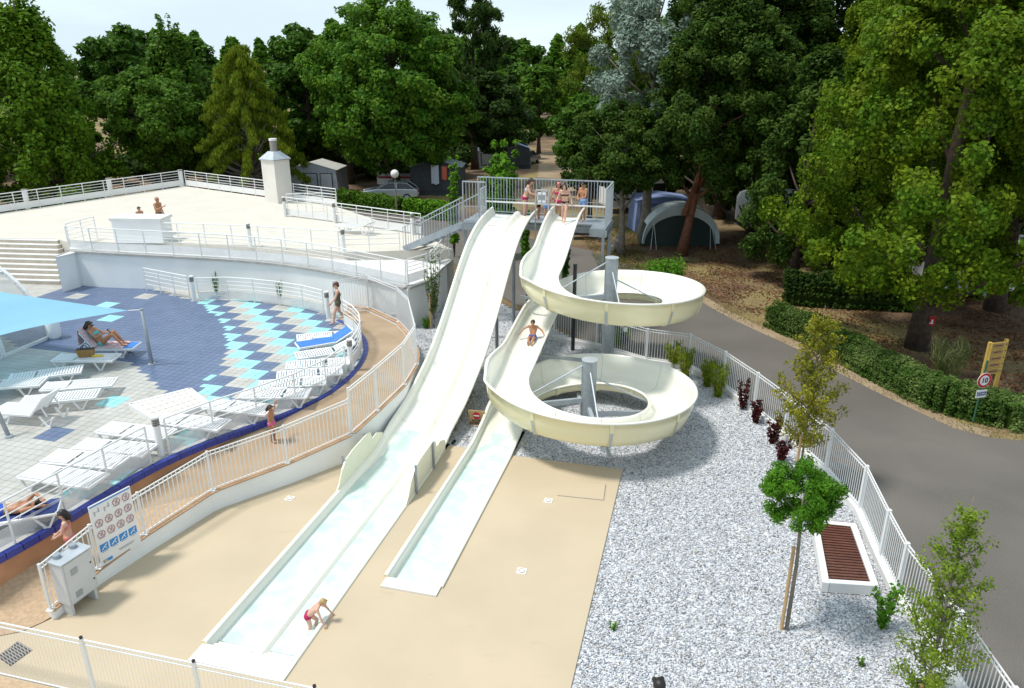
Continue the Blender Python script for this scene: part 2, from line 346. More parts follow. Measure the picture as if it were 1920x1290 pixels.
# ================================================================== SETTING
def inpoly(P, x, y):
    c = False; n = len(P); j = n-1
    for i in range(n):
        if (P[i][1] > y) != (P[j][1] > y) and x < (P[j][0]-P[i][0])*(y-P[i][1])/(P[j][1]-P[i][1])+P[i][0]: c = not c
        j = i
    return c
def npin(P, x, y):
    c = np.zeros(len(x), bool); n = len(P); j = n-1
    for i in range(n):
        xi, yi, xj, yj = P[i][0], P[i][1], P[j][0], P[j][1]
        k = (yi > y) != (yj > y)
        with np.errstate(divide='ignore', invalid='ignore'): c ^= k & (x < (xj-xi)*(y-yi)/(yj-yi+1e-12)+xi)
        j = i
    return c
# ---- lines of the place
fence_px = [(1040, 578), (1120, 592), (1215, 617), (1295, 627), (1361, 660), (1422, 700), (1481, 742), (1561, 806), (1626, 875), (1668, 958), (1702, 1020), (1803, 1148), (1905, 1292)]
FEN = [G(u, v, 1.25) for u, v in fence_px]; FEN = [Vector((p.x, p.y, 0)) for p in FEN]
FEN.append(FEN[-1]+(FEN[-1]-FEN[-2])*1.4)
wall_px = [(40, 1180, .06), (95, 1143, .2), (180, 1068, .32), (272, 1001, .42), (399, 919, .50), (539, 867, .57), (657, 814, .72), (706, 770, .85), (757, 721, .97), (780, 683, 1.0), (782, 660, 1.0), (767, 626, 1.0), (746, 603, 1.0), (690, 577, 1.0), (652, 572, 1.0)]
WALL = [G(u, v, z) for u, v, z in wall_px]
DZ = .90; TZ = 2.5
edge_px = [(-140, 1112), (12, 1034), (100, 984), (170, 940), (287, 870), (400, 822), (535, 776), (585, 753), (625, 732), (662, 700), (681, 672), (686, 650), (681, 634), (670, 622), (654, 611), (632, 600)]
EDGE = smoothline([G(u, v, DZ) for u, v in edge_px], 70)
twall_px = [(130, 466, TZ), (175, 470, TZ), (300, 476, TZ-.06), (480, 486, TZ-.18), (590, 500, TZ-.26), (690, 520, TZ-.34), (762, 536, TZ-.4)]
TW = [G(*q) for q in twall_px]; TW2 = smoothline(TW, 40); CORN = TW[-1]; CORN2 = G(802, 522, TZ-.4)
TC0 = G(345, 349, TZ); TC1 = G(632, 388, TZ); TC2 = G(792, 441, TZ); TC3 = G(850, 468, TZ)
TL = TC0+Vector((-.53, -.85, 0))*34
# ---- ground: one sheet to the horizon, lowered under the built pool terrace
low = [(-70, 3), (6.6, 3), (6.8, 14), (7.0, 19), (5.4, 22.5), (2.5, 25.5), (-1, 28), (-6, 38), (-10, 43), (-21, 48), (-45, 12)]
xs = np.unique(np.concatenate([-np.geomspace(40, 1500, 16), np.arange(-40, 40.1, 1.0), np.geomspace(40, 1500, 16)])); ys = np.unique(np.concatenate([-np.geomspace(5, 1500, 14), np.arange(-5, 90.1, 1.0), np.geomspace(90, 1500, 14)]))
X, Y = np.meshgrid(xs, ys); X = X.ravel(); Y = Y.ravel()
Z = np.where(npin(low, X, Y), -1.2, -.06)
und = .05*np.sin(X*.31+1)*np.sin(Y*.27)*((Y > 44) | (X > 16)); Z = Z+np.where(Z > -.5, und-.03*((Y > 44) | (X > 16)), 0)
nx = len(xs); ii = np.arange((len(ys)-1)*(nx-1)); q = ii//(nx-1)*nx+ii % (nx-1)
struct(npmesh('ground', np.stack([X, Y, Z], 1), np.stack([q, q+1, q+nx+1, q+nx], 1), 'dirt', smooth=True))
# ---- road
def off_line(P, d):
    out = []
    for i, p in enumerate(P):
        t = (P[min(i+1, len(P)-1)]-P[max(i-1, 0)]).normalized(); out.append(p+Vector((-t.y, t.x, 0))*d)
    return out
re_px = [(1920, 826), (1854, 820), (1787, 802), (1657, 742), (1561, 693), (1494, 654), (1376, 600), (1335, 578), (1235, 514), (1172, 495), (1112, 472)]
RE = [G(u, v, -.03) for u, v in re_px]
road = [Vector((30, 17.5, 0)), Vector((30, 2, 0)), Vector((7, 2, 0))]+[p for p in reversed(off_line(FEN[1:], .1))]+[Vector((-.5, 33, 0)), Vector((-4, 41, 0)), Vector((-14, 50, 0)), Vector((-24, 58, 0)), Vector((-60, 62, 0)), Vector((-60, 67, 0)), Vector((-24, 62.5, 0)), Vector((-11, 55, 0)), Vector((-3.5, 49.5, 0)), Vector((1.5, 45, 0)), Vector((4.6, 42, 0))]+list(reversed(RE))
mb = MB(); mb.poly([Vector((p.x, p.y, -.03)) for p in road]); road_o = struct(mb.build('road', 'asphalt', origin=(0, 0, -.03)))
for pts in ([(1560, 860), (1640, 850), (1720, 818), (1790, 838)], [(1780, 1110), (1850, 1104), (1915, 1112)], [(1700, 905), (1760, 930), (1830, 925), (1900, 950)], [(1300, 600), (1345, 628), (1400, 640)]):
    P = resample([G(u, v, -.026) for u, v in pts], step=.12); P = [p+Vector((rng.normal()*.018, rng.normal()*.03, 0)) for p in P]; mb = MB(); mb.ribbon(P, [p+Vector((.002, .011, 0)) for p in P]); mb.build('crack', 'crack', road_o)
mb = MB(); mb.poly([G(1005, 372, -.035), G(1085, 372, -.035), G(1066, 285, -.035), G(1012, 285, -.035)]); struct(mb.build('dirt_track', 'sand', origin=(0, 0, 0)))
mb = MB(); vp = [G(u, v, -.042) for u, v in [(1340, 572), (1240, 506), (1180, 492), (1240, 505), (1330, 520), (1420, 560), (1440, 612)]]
# ---- pale verge along the road
ed = [p for p in RE[1:9]]; vin = off_line([Vector((p.x, p.y, 0)) for p in ed], .25); vout = off_line([Vector((p.x, p.y, 0)) for p in ed], -.55)
mb = MB(); mb.ribbon([Vector((p.x, p.y, -.045)) for p in vin], [Vector((p.x, p.y, -.045)) for p in vout]); struct(mb.build('verge', 'sand', origin=(0, 0, 0)))
# ---- landing deck (beige) round the two catch pools
mb = MB()
def strip(a0, a1, b0, b1): mb.poly([W(a0, b0), W(a1, b0), W(a1, b1), W(a0, b1)][::-1], -.14, 0)
strip(-8, 0, -.92, 5.78); strip(0, 8.83, .92, 1.55); strip(0, 2.73, 1.55, 2.76); strip(0, 8.71, 2.76, 5.78)
lft = [W(-8, -.92), W(8.3, -.92)]+[Vector((p.x, p.y, 0)) for p in reversed(WALL[:7])]+[Vector((-14, 11.2, 0)), Vector((-14, 4, 0))]
mb.poly(lft, -.14, 0); mb.poly([Vector((-16, 6, -.012)), Vector((-7.2, 6, -.012)), Vector((-7.2, 12.6, -.012)), Vector((-9, 13.2, -.012)), Vector((-16, 13, -.012))])
deck = struct(mb.build('landing_deck', 'beige', origin=(0, 0, 0)))
# drains, hatch, grating let into the landing deck
def drain(u, v, label):
    p = G(u, v, .0); t = thing('floor_drain', label, 'drain', p, group='round floor drains in the landing deck')
    rz = math.atan2(U2.y, U2.x)
    MB().box(p+Vector((0, 0, .006)), (.2, .2, .012), rz).build('drain_plate', 'offwhite', t)
    a = [p+Vector((.065*math.cos(i*.3927), .065*math.sin(i*.3927), .0155)) for i in range(17)]
    MB().tube(a, .006, 6, False).build('drain_ring', 'lamp_grey', t); MB().cyl(p+Vector((0, 0, .012)), .005, .05, 14).build('drain_cover', 'white_slab', t)
drain(543, 935, 'square floor drain left of the double slide pool'); drain(1028, 939, 'square floor drain below the hatch outline'); drain(978, 1071, 'square floor drain nearest the single catch pool end')
h = [G(1045, 929, .004), G(1132, 938, .004), G(1136, 909, .004), G(1058, 901, .004)]
t = thing('floor_hatch', 'flush beige hatch set in the landing deck corner', 'hatch', h[0]); mb = MB().poly(h, .002, .009); mb.build('lid', 'beige', t)
mb = MB(); mb.bar(h[0]+Vector((0, 0, .002)), h[1]+Vector((0, 0, .002)), .018, .006); mb.bar(h[1]+Vector((0, 0, .002)), h[2]+Vector((0, 0, .002)), .018, .006); mb.build('joint', 'concrete', t)
gp = [G(-5, 1232, .0), G(20, 1249, .0), G(61, 1219, .0), G(34, 1203, .0)]
t = thing('drain_grating', 'dark slatted drain grating in the beige deck behind the front fence', 'grating', gp[0])
MB().poly(gp, .002, .006).build('pit', 'dark_steel', t)
for i in range(9):
    f = (i+.5)/9; MB().bar(gp[0].lerp(gp[3], f)+Vector((0, 0, .014)), gp[1].lerp(gp[2], f)+Vector((0, 0, .014)), .022, .014).build('slat', 'lamp_grey', t)
mb = MB().poly([G(-260, 1262, .012), G(-5, 1268, .012), G(95, 1289, .012), G(160, 1330, .012), G(-200, 1420, .012)]); struct(mb.build('outer_paving', 'tan_aggregate', origin=(0, 0, 0)))
# ---- gravel bed
gpoly = [W(9.2, -.95), W(8.1, -.95)]+[Vector((p.x, p.y, 0)) for p in WALL[6:14]]+[Vector((CORN.x, CORN.y, 0)), Vector((CORN2.x, CORN2.y, 0)), Vector((-3.2, 31.5, 0)), Vector((-.5, 32, 0)), Vector((1.5, 29, 0))]+[p for p in FEN[1:]]+[W(-8, 8), W(-8, 5.5), W(8.5, 5.5), W(8.5, 2.9), W(10.2, 2.9), W(10.2, 1.4), W(8.65, 1.4), W(8.65, .93), W(9.2, .93)]
A_ = np.arange(-8.0, 24, .25); B_ = 5.78+.25*np.arange(-40, 50)
GA, GB = np.meshgrid(A_, B_, indexing='ij'); gx = O2.x+S2.x*GA+U2.x*GB; gy = O2.y+S2.y*GA+U2.y*GB
cx = (gx[:-1, :-1]+gx[1:, 1:])/2; cy = (gy[:-1, :-1]+gy[1:, 1:])/2; ins = npin(gpoly, cx.ravel(), cy.ravel()).reshape(cx.shape)
vid = np.arange(gx.size).reshape(gx.shape); qq = np.stack([vid[:-1, :-1], vid[1:, :-1], vid[1:, 1:], vid[:-1, 1:]], -1)[ins][:, ::-1]
gzv = np.vectorize(gz); zz = gzv(gx.ravel(), gy.ravel())
used, inv = np.unique(qq.ravel(), return_inverse=True)
struct(npmesh('gravel_bed', np.stack([gx.ravel()[used], gy.ravel()[used], zz[used]], 1), inv.reshape(-1, 4), 'gravel_bed', smooth=True))
mb = MB()
for b_0, b_1 in ((.90, 1.52), (2.80, 3.3)): mb.poly([W(8.55, b_0, -.055), W(10.6, b_0, -.055), W(10.6, b_1, -.055), W(8.55, b_1, -.055)])
mb.poly([W(9.0, -1.2, -.055), W(9.9, -1.2, -.055), W(9.9, 1.0, -.055), W(9.0, 1.0, -.055)]); struct(mb.build('gravel_bed', 'gravel_bed', origin=(0, 0, 0)))
NS = 300000; px_ = rng.uniform(-8, 11, NS); py_ = rng.uniform(3, 32, NS); k = npin(gpoly, px_, py_) & (rng.uniform(size=NS) < np.clip((26-py_)/11, .18, 1)) & (py_ > 7.5)
aa = (px_-O2.x)*S2.x+(py_-O2.y)*S2.y; bb = (px_-O2.x)*U2.x+(py_-O2.y)*U2.y
k &= ~((bb < 5.80) & (aa < 8.73) & (bb > 1.4)); k &= ~((bb < 2.95) & (aa < 10.3) & (bb > 1.35)); k &= ~((bb < 2.9) & (aa < 9.0) & (bb > -1)); px_ = px_[k][:76000]; py_ = py_[k][:76000]; NS = len(px_)
oct_ = np.array([(1, 0, 0), (-1, 0, 0), (0, 1, 0), (0, -1, 0), (0, 0, 1), (0, 0, -1)], float); of = np.array([(0, 2, 4), (2, 1, 4), (1, 3, 4), (3, 0, 4), (2, 0, 5), (1, 2, 5), (3, 1, 5), (0, 3, 5)])
r_ = rng.uniform(.012, .029, NS)[:, None, None]; vs = oct_[None]*r_*rng.uniform(.6, 1.3, (NS, 6, 1)); vs[:, :, 2] *= .75
an = rng.uniform(0, 6.28, NS); c_, s_ = np.cos(an)[:, None], np.sin(an)[:, None]; vx = vs[:, :, 0]*c_-vs[:, :, 1]*s_; vy = vs[:, :, 0]*s_+vs[:, :, 1]*c_
ti = rng.uniform(-.8, .8, (NS, 1)); vz = vs[:, :, 2]+vx*ti; zz = gzv(px_, py_)+.012
V = np.stack([vx+px_[:, None], vy+py_[:, None], vz+zz[:, None]], -1).reshape(-1, 3); Ff = (of[None]+6*np.arange(NS)[:, None, None]).reshape(-1, 3)
tag(npmesh('gravel', V, Ff, 'stone'), 'loose white and grey gravel around the slides', 'gravel', kind='stuff')
# ---- ramp
rout = resample(WALL, n=60); rin_px = [(-200, 1250), (-120, 1165)]
EIN = [G(u, v, DZ) for u, v in edge_px[1:]]; rinn = resample([Vector((-12.2, 10.3, 0))]+[Vector((p.x, p.y, 0)) for p in EIN], n=60)
mb = MB(); RZ = [max(.012, p.z-.11-.12*max(0, 1-i/14)) for i, p in enumerate(rout)]; RZ[0] = .012
mb.ribbon([Vector((p.x, p.y, z)) for p, z in zip(rout, RZ)], [Vector((p.x, p.y, z)) for p, z in zip(rinn, RZ)])
struct(mb.build('ramp', 'ramp_rose', origin=(0, 0, 0)))
mb = MB(); lowr = 16
mb.ribbon([Vector((p.x, p.y, z+.004)) for p, z in zip(rout[:lowr], RZ)], [Vector((p.x, p.y, z+.004)) for p, z in zip(rinn[:lowr], RZ)]); struct(mb.build('ramp_foot', 'tan_aggregate', origin=(0, 0, 0)))
def rampz(x, y):
    d = [(p.x+q_.x-2*x)**2+(p.y+q_.y-2*y)**2 for p, q_ in zip(rout, rinn)]; return RZ[int(np.argmin(d))]
WALLs = resample(WALL[1:], n=70)
t = thing('ramp_wall', 'low curved white wall with a tan coping beside the ramp', 'wall', WALLs[0])
MB().wall(WALLs, .16, 0, [p.z-.03 for p in WALLs], [-.12]*70).build('wall_face', 'white_wall', t, smooth=False)
MB().wall(WALLs, .19, 0, [p.z for p in WALLs], [p.z-.032 for p in WALLs]).build('coping', 'terr2', t)
# ---- pool deck
dpoly = [Vector((p.x, p.y, 0)) for p in EDGE]+[Vector((WALL[-1].x, WALL[-1].y, 0)), Vector((WALL[-2].x, WALL[-2].y+.1, 0))]+[Vector((p.x, p.y, 0)) for p in reversed(TW2)]+[Vector((-21, 33.4, 0)), Vector((-34, 34, 0)), Vector((-34, 9, 0))]
mb = MB().poly(dpoly, .2, DZ-.008); pdeck = struct(mb.build('pool_deck', 'grout', origin=(0, 0, 0)))
C3 = .7/3
navy = [G(u, v, DZ) for u, v in [(40, 652), (112, 657), (212, 672), (250, 682), (272, 700), (300, 732), (330, 742), (370, 737), (390, 705), (422, 672), (426, 640), (422, 620), (405, 592), (372, 566), (276, 540), (150, 530), (60, 560), (0, 625)]]
chk = [G(u, v, DZ) for u, v in [(372, 566), (400, 555), (640, 585), (700, 650), (670, 705), (560, 748), (470, 765), (372, 760), (362, 740), (385, 700), (415, 660), (410, 600)]]
cells = {}
for i in range(-110, 40):
    for j in range(-10, 110):
        p = O2+U2*((i+.5)*C3)+S2*((j+.5)*C3)
        if p.x < -24 or p.x > -2 or p.y < 10 or p.y > 34: continue
        if not inpoly(dpoly, p.x, p.y): continue
        d = min((p.x-q_.x)**2+(p.y-q_.y)**2 for q_ in EDGE)
        if d < .03: continue
        bi, bj = i//3, j//3
        if inpoly(navy, p.x, p.y): key = ('navy', 0, 0)
        elif inpoly(chk, p.x, p.y): key = (('tile_navy', 'tile_white', 'tile_turq')[(bi+bj) % 3], bi, bj)
        else: key = ('white', 0, 0)
        cells.setdefault(key, []).append((i, j))
spots = [((141, 556), 'tile_white'), ((277, 556), 'tile_white'), ((196, 570), 'tile_turq'), ((209, 594), 'tile_turq'), ((212, 756), 'tile_turq'), ((82, 825), 'tile_navy'), ((110, 922), 'tile_turq'), ((205, 905), 'tile_turq'), ((20, 598), 'tile_white'), ((330, 825), 'tile_turq'), ((130, 745), 'tile_navy')]
for (u, v), c in spots:
    p = G(u, v, DZ); q_ = p-O2; i = int(q_.dot(U2)/C3)//3; j = int(q_.dot(S2)/C3)//3
    if c == 'tile_navy' and v == 745: continue
    for kk in list(cells):
        if kk[0] in ('navy', 'white'):
            mv = [e_ for e_ in cells[kk] if e_[0]//3 == i and e_[1]//3 == j]
            if mv: cells[kk] = [e_ for e_ in cells[kk] if e_ not in mv]; cells.setdefault((c, i, j), []).extend(mv)
for key, cl in cells.items():
    mb = MB(); g_ = C3/2-.006
    for i, j in cl:
        c = O2+U2*((i+.5)*C3)+S2*((j+.5)*C3); P = [c+U2*(sx*g_)+S2*(sy*g_) for sx, sy in ((-1, -1), (1, -1), (1, 1), (-1, 1))]
        mb.add([Vector((p.x, p.y, DZ)) for p in P]+[Vector((p.x, p.y, DZ-.012)) for p in P], [(0, 1, 2, 3), (0, 4, 5, 1), (1, 5, 6, 2), (2, 6, 7, 3), (3, 7, 4, 0)])
    if key[0] == 'navy': stuff(mb.build('navy_tile_field', 'tile_navy', pdeck))
    elif key[0] == 'white': stuff(mb.build('white_tile_field', 'tile_white', pdeck))
    else: mb.build('tile_block', key[0], pdeck)
# tiled face and navy kerb of the deck
t = thing('deck_wall', 'terracotta tiled wall with navy kerb tiles along the pool deck', 'wall', EDGE[0])
mb = MB(); EF = off_line(EDGE, -.014); mb.ribbon([V_-Vector((0, 0, .9)) for V_ in EF], [V_-Vector((0, 0, .13)) for V_ in EF])
for _ in range(1): pass
mb.build('tiled_face', 'terracotta', t)
ko = resample(EDGE, step=.34)
for i in range(len(ko)-1):
    a, b_ = ko[i], ko[i+1]; d = (b_-a).normalized(); nn = Vector((d.y, -d.x, 0))*.03
    MB().bar(a+d*.006+nn-Vector((0, 0, .058)), b_-d*.006+nn-Vector((0, 0, .058)), .15, .15).build('kerb_tile', 'kerb_navy', t)
joint_n, joint_b = nodes_of('terracotta')
# ---- terrace
tp = [TL, TC0, TC1, TC2, TC3]
inner_px = [(750, 470), (645, 474), (470, 462), (287, 455)]
INN = [G(u, v, TZ) for u, v in inner_px]
STEPL = G(105, 447, TZ); STEPF = G(-260, 447, TZ)
tpoly = [TL, TC0, TC1, TC2, TC3, INN[0], INN[1], INN[2], INN[3], G(200, 455, TZ), G(130, 455, TZ), STEPL, STEPF, Vector((TL.x, STEPF.y, TZ))]
mb = MB().poly(tpoly, -.3, TZ); struct(mb.build('terrace', 'terrace', origin=(0, 0, TZ)))
# walkway below the terrace edge, sloping down to the right
tw_in = resample([G(130, 455, TZ), G(200, 455, TZ), INN[3], INN[2], INN[1], INN[0], TC3], n=40)
wout = resample(TW2+[CORN2], n=40)
mb = MB(); za = [p.z-.02 for p in wout]
mb.ribbon([Vector((p.x, p.y, z)) for p, z in zip(wout, za)], [Vector((p.x, p.y, z)) for p, z in zip(tw_in, za)]); struct(mb.build('walkway', 'white_slab', origin=(0, 0, 0)))
wl = resample(TW2, n=40)
t = thing('retaining_wall', 'tall curved white retaining wall below the sun terrace', 'wall', wl[0])
MB().wall(wl+[CORN2, Vector((-2.9, 31.2, TZ-.4))], .2, 0, [p.z-.12 for p in wl]+[CORN2.z-.12, TZ-.52], [-.3]*42).build('wall_face', 'white_wall', t)
MB().wall(off_line(wl, .0), .34, 0, [p.z-.03 for p in wl], [p.z-.118 for p in wl]).build('ledge', 'concrete', t)
MB().wall([CORN, CORN2, Vector((-2.9, 31.2, 0))], .34, 0, [CORN.z-.032, CORN2.z-.032, CORN2.z-.032], [CORN.z-.117]*3).build('ledge', 'concrete', t)
# ---- tiered steps on the left
t = thing('tiered_steps', 'white edged tiled steps climbing to the terrace', 'steps', G(100, 532, DZ))
sb, st_ = G(112, 534, DZ), G(108, 448, TZ); dv = Vector((-.97, .10, 0)).normalized()
for i in range(9):
    f0 = i/9; z1 = DZ+(TZ-DZ)*(i+1)/9-(.02 if i == 8 else 0); p = sb.lerp(st_, f0); p.z = z1
    wdt = 8; q_ = p+dv*wdt; bk = Vector((.1, .97, 0))*(3.6-f0*1.2)
    mb = MB().poly([p, q_, q_+bk, p+bk], DZ-.3, z1-.035); mb.build('riser', 'step_tile', t)
    nose = Vector((-.1, -.97, 0)).normalized()*.03
    MB().poly([p+nose, q_+nose, q_+bk*.99, p+bk*.99], z1-.034, z1+.001*i*0).build('tread', 'white_slab', t)
bw = [G(145, 547, DZ), G(109, 547, DZ)]
t = thing('stair_parapet', 'white block wall between the tiered steps and retaining wall', 'wall', bw[0])
a = G(118, 548, DZ); b_ = G(150, 538, DZ); c_ = b_+Vector((.05, 2.4, 0)); d_ = a+Vector((.1, 2.2, 0))
MB().poly([a, b_, c_, d_], DZ-.2, 2.35).build('wall_block', 'white_wall', t); MB().poly([a-Vector((.03, .03, 0)), b_+Vector((.03, -.03, 0)), c_, d_], 2.353, 2.42).build('coping', 'white_slab', t)
# ================================================================== RAILINGS AND FENCES
def railing(label, path, h=1.0, step=1.15, panel='white_paint', rails=(.52, .68, .84), pan=(.07, .42), mt='white_paint', close=True):
    P = [Vector(p) for p in path]; t = thing('railing', label, 'railing', P[0]); pts = resample(P, step=step); up = Vector((0, 0, 1))
    for f in rails: MB().tube([p+up*h*f for p in pts], .014, 6).build('rail', mt, t)
    MB().tube([p+up*h for p in pts], .024, 8).build('top_rail', mt, t)
    for p in pts: MB().bar(p, p+up*h, .035, .035).build('post', mt, t)
    if panel:
        for a, b in zip(pts[:-1], pts[1:]):
            d = (b-a).normalized()*.03
            z0, z1 = up*h*pan[0], up*h*pan[1]
            n = Vector((-d.y, d.x, 0)).normalized()*.005; a2, b2 = a+d, b-d
            MB().add([a2+z0-n, b2+z0-n, b2+z1-n, a2+z1-n, a2+z0+n, b2+z0+n, b2+z1+n, a2+z1+n], [(0, 1, 2, 3), (7, 6, 5, 4), (0, 4, 5, 1), (3, 2, 6, 7), (0, 3, 7, 4), (1, 5, 6, 2)]) if False else None
            m_ = MB(); m_.add([a2+z0-n, b2+z0-n, b2+z1-n, a2+z1-n, a2+z0+n, b2+z0+n, b2+z1+n, a2+z1+n], [(0, 1, 2, 3), (7, 6, 5, 4), (0, 4, 5, 1), (3, 2, 6, 7), (0, 3, 7, 4), (1, 5, 6, 2)]); m_.build('panel', panel, t)
    return t
def pickets(label, pts, h=1.1, pitch=.11, r=.008, mt='white_paint', post=.03, ladder=True, z0=.05, cap=None, postr=.045):
    P = [Vector(p) for p in pts]; t = thing('picket_fence', label, 'fence', P[0]); up = Vector((0, 0, 1))
    for p in P:
        o = MB().bar(p-up*.02, p+up*(h+.03), postr, postr).build('post', mt, t); MB().box(p+up*.006, (.13, .13, .014)).build('base_plate', mt, t)
        if cap: MB().cyl(p+up*(h+.031), .035, postr*.55, 10).build('post_cap', cap, t)
    for a, b in zip(P[:-1], P[1:]):
        d = (b-a); L = d.length; d = d/L; a2, b2 = a+d*postr*.6, b-d*postr*.6
        for f in ([z0, h-.09, h] if ladder else [z0, h]): MB().bar(a2+up*f, b2+up*f, .022, .022).build('rail', mt, t)
        n = max(2, int(L/pitch)); m_ = MB()
        for i in range(n):
            q = a2.lerp(b2, (i+.5)/n); m_.bar(q+up*(z0+.011), q+up*(h-.011), r*2, r*2)
        stuff(m_.build('pickets', mt, t))
    return t
V3 = lambda p, z: Vector((p.x, p.y, z))
# right boundary fence on its white kerb
t = thing('fence_kerb', 'low white kerb carrying the fence beside the road', 'kerb', V3(FEN[1], -.03)); 
MB().wall([p for p in FEN], .2, -.08, .13).build('kerb_wall', 'white_slab', t)
pickets('white picket fence on a kerb between gravel and road', [V3(p, .13) for p in FEN], 1.12, .10, .007, postr=.075)
# front left fence with black capped posts
a = Vector((-8.96, 10.2, 0)); d = Vector((-2.97, 8.7, 0))
fr = [a.lerp(d, f) for f in (-.75, -.38, (-7.03+8.96)/5.99-.0, (-4.99+8.96)/5.99, 1.0, 1.36)]
pickets('white picket fence with black post caps in the front left corner', [V3(p, .0) for p in fr], 1.2, .075, .0025, z0=.03, cap='black', postr=.05)
# ramp fence (outer) in two runs, stepped
rp_ = [(95, 1143, .2), (185, 1065, .33), (272, 1001, .42), (399, 919, .50), (539, 867, .57), (657, 814, .72)]
pickets('white picket fence along the lower half of the curved ramp', [G(*q) for q in rp_], 1.02, .11, .0085)
rp2 = [(657, 814, .72), (706, 770, .85), (757, 721, .97), (780, 683, 1.0), (767, 626, 1.0), (746, 603, 1.0), (690, 577, 1.0), (628, 590, .93)]
pickets('taller white picket fence round the top bend of the ramp', [G(*q)+Vector((.02, .02, 0)) for q in rp2], 1.32, .11, .0075)
# pool deck rails
dr = resample(EDGE[2:], n=120)
offp = off_line([V3(p, DZ) for p in EDGE], .10)
ib = min(range(70), key=lambda i: (EDGE[i]-G(300, 864, DZ)).length); ie = min(range(70), key=lambda i: (EDGE[i]-G(655, 700, DZ)).length)
railing('white tube railing along the near left edge of the pool deck', [V3(p, DZ) for p in offp[2:ib]], 1.0, 1.25, 'panel_clear')
railing('white curved railing along the lower right edge of the pool deck', [V3(p, DZ) for p in offp[ib+1:ie]], 1.0, 1.2, 'panel_clear')
railing('white curved railing at the right tip of the pool deck by the ramp', [V3(p, DZ) for p in offp[ie+1:-3]], 1.0, .9, 'white_paint')
up1 = smoothline([G(u, v, DZ) for u, v in [(374, 566), (400, 562), (471, 567), (512, 571), (550, 577), (582, 583), (608, 591)]], 30)
railing('white railing along the back edge of the checkered tiles', up1, 1.0, 1.3, 'panel_clear')
railing('short sloping white railing in front of the retaining wall', [G(276, 545, DZ), G(357, 562, DZ)], 1.0, .85, None, rails=(.3, .5, .68, .84))
# terrace rails
railing('white railing along the far left edge of the sun terrace', [TC0+Vector((-.53, -.85, 0))*18, TC0-Vector((.53, .85, 0))*.25], 1.0, 1.25)
railing('white railing along the far right edge of the sun terrace', [TC0+Vector((.2, -.1, 0)), TC1], 1.0, 1.15)
railing('white railing from the chimney towards the metal stairs', [G(534, 405, TZ), G(627, 417, TZ), G(735, 433, TZ), G(790, 441, TZ)], 1.0, 1.0)
railing('short white return railing near the chimney', [G(540, 399, TZ), G(600, 396, TZ), G(632, 400, TZ)], 1.0, 1.0, None)
railing('thin white railing on the inner side of the walkway', [INN[3], INN[2], INN[1], INN[0]], .92, 1.3, None, rails=(.35, .6, .8))
railing('long white railing above the curved retaining wall', [p+Vector((0, 0, -.02)) for p in TW2], 1.0, 1.25, 'panel_clear', rails=(.55, .7, .85))
railing('white railing on the end of the walkway by the slide', [CORN+Vector((.05, .1, 0)), CORN2+Vector((0, -.05, 0))], 1.0, .9, 'panel_clear', rails=(.55, .7, .85))
railing('thin white railing between the walkway and the metal stairs', [CORN2+Vector((.1, .2, 0)), G(842, 480, TZ-.2)], 1.0, 1.2, None)
railing('short white railing beside the top of the tiered steps', [G(132, 462, TZ), G(183, 447, TZ)], 1.0, .9, None, rails=(.3, .5, .7, .85))
# bollard lights
def bollard(p, label, h=1.05):
    t = thing('bollard_light', label, 'bollard light', p, group='white bollard lights with grey heads')
    MB().cyl(p, h*.78, .085, 16).build('post', 'white_paint', t, smooth=False); m_ = MB()
    for i in range(4): m_.cyl(p+Vector((0, 0, h*.78+i*.05)), .032, .088, 16)
    m_.build('lamp_louvre', 'lamp_grey', t); MB().cyl(p+Vector((0, 0, h*.78+.19)), .045, .088, 16).build('cap', 'white_paint', t)
for (u, v, z, l) in [(365, 564, DZ, 'bollard light between the short sloping and checkered deck railings'), (616, 596, DZ, 'bollard light by the walking woman at the deck entrance'), (303, 853, DZ, 'bollard light on the near left deck edge railing'), (659, 694, DZ, 'bollard light behind the right end of the lounger row'),
                     (470, 462, TZ, 'bollard light at the middle of the inner walkway railing'), (645, 474, TZ, 'bollard light on the inner walkway railing nearest the stairs'), (628, 418, TZ, 'bollard light on the terrace railing left of the terrace lounger'), (774, 440, TZ, 'bollard light at the foot of the metal stairs'), (535, 406, TZ, 'bollard light just right of the chimney')]:
    bollard(G(u, v, z), l, 1.05 if z == DZ else 1.02)
for (u, v, l) in [(53, 391, 'white rail pillar farthest left on the terrace edge'), (209, 367, 'white rail pillar midway along the far left terrace edge'), (342, 349, 'white rail pillar at the far terrace corner')]:
    p = G(u, v, TZ); t = thing('rail_pillar', l, 'pillar', p, group='white pillars in the far terrace railing'); MB().cyl(p, 1.0, .14, 14).build('shaft', 'white_paint', t); MB().cyl(p+Vector((0, 0, 1.0)), .06, .16, 14).build('cap', 'lamp_grey', t)
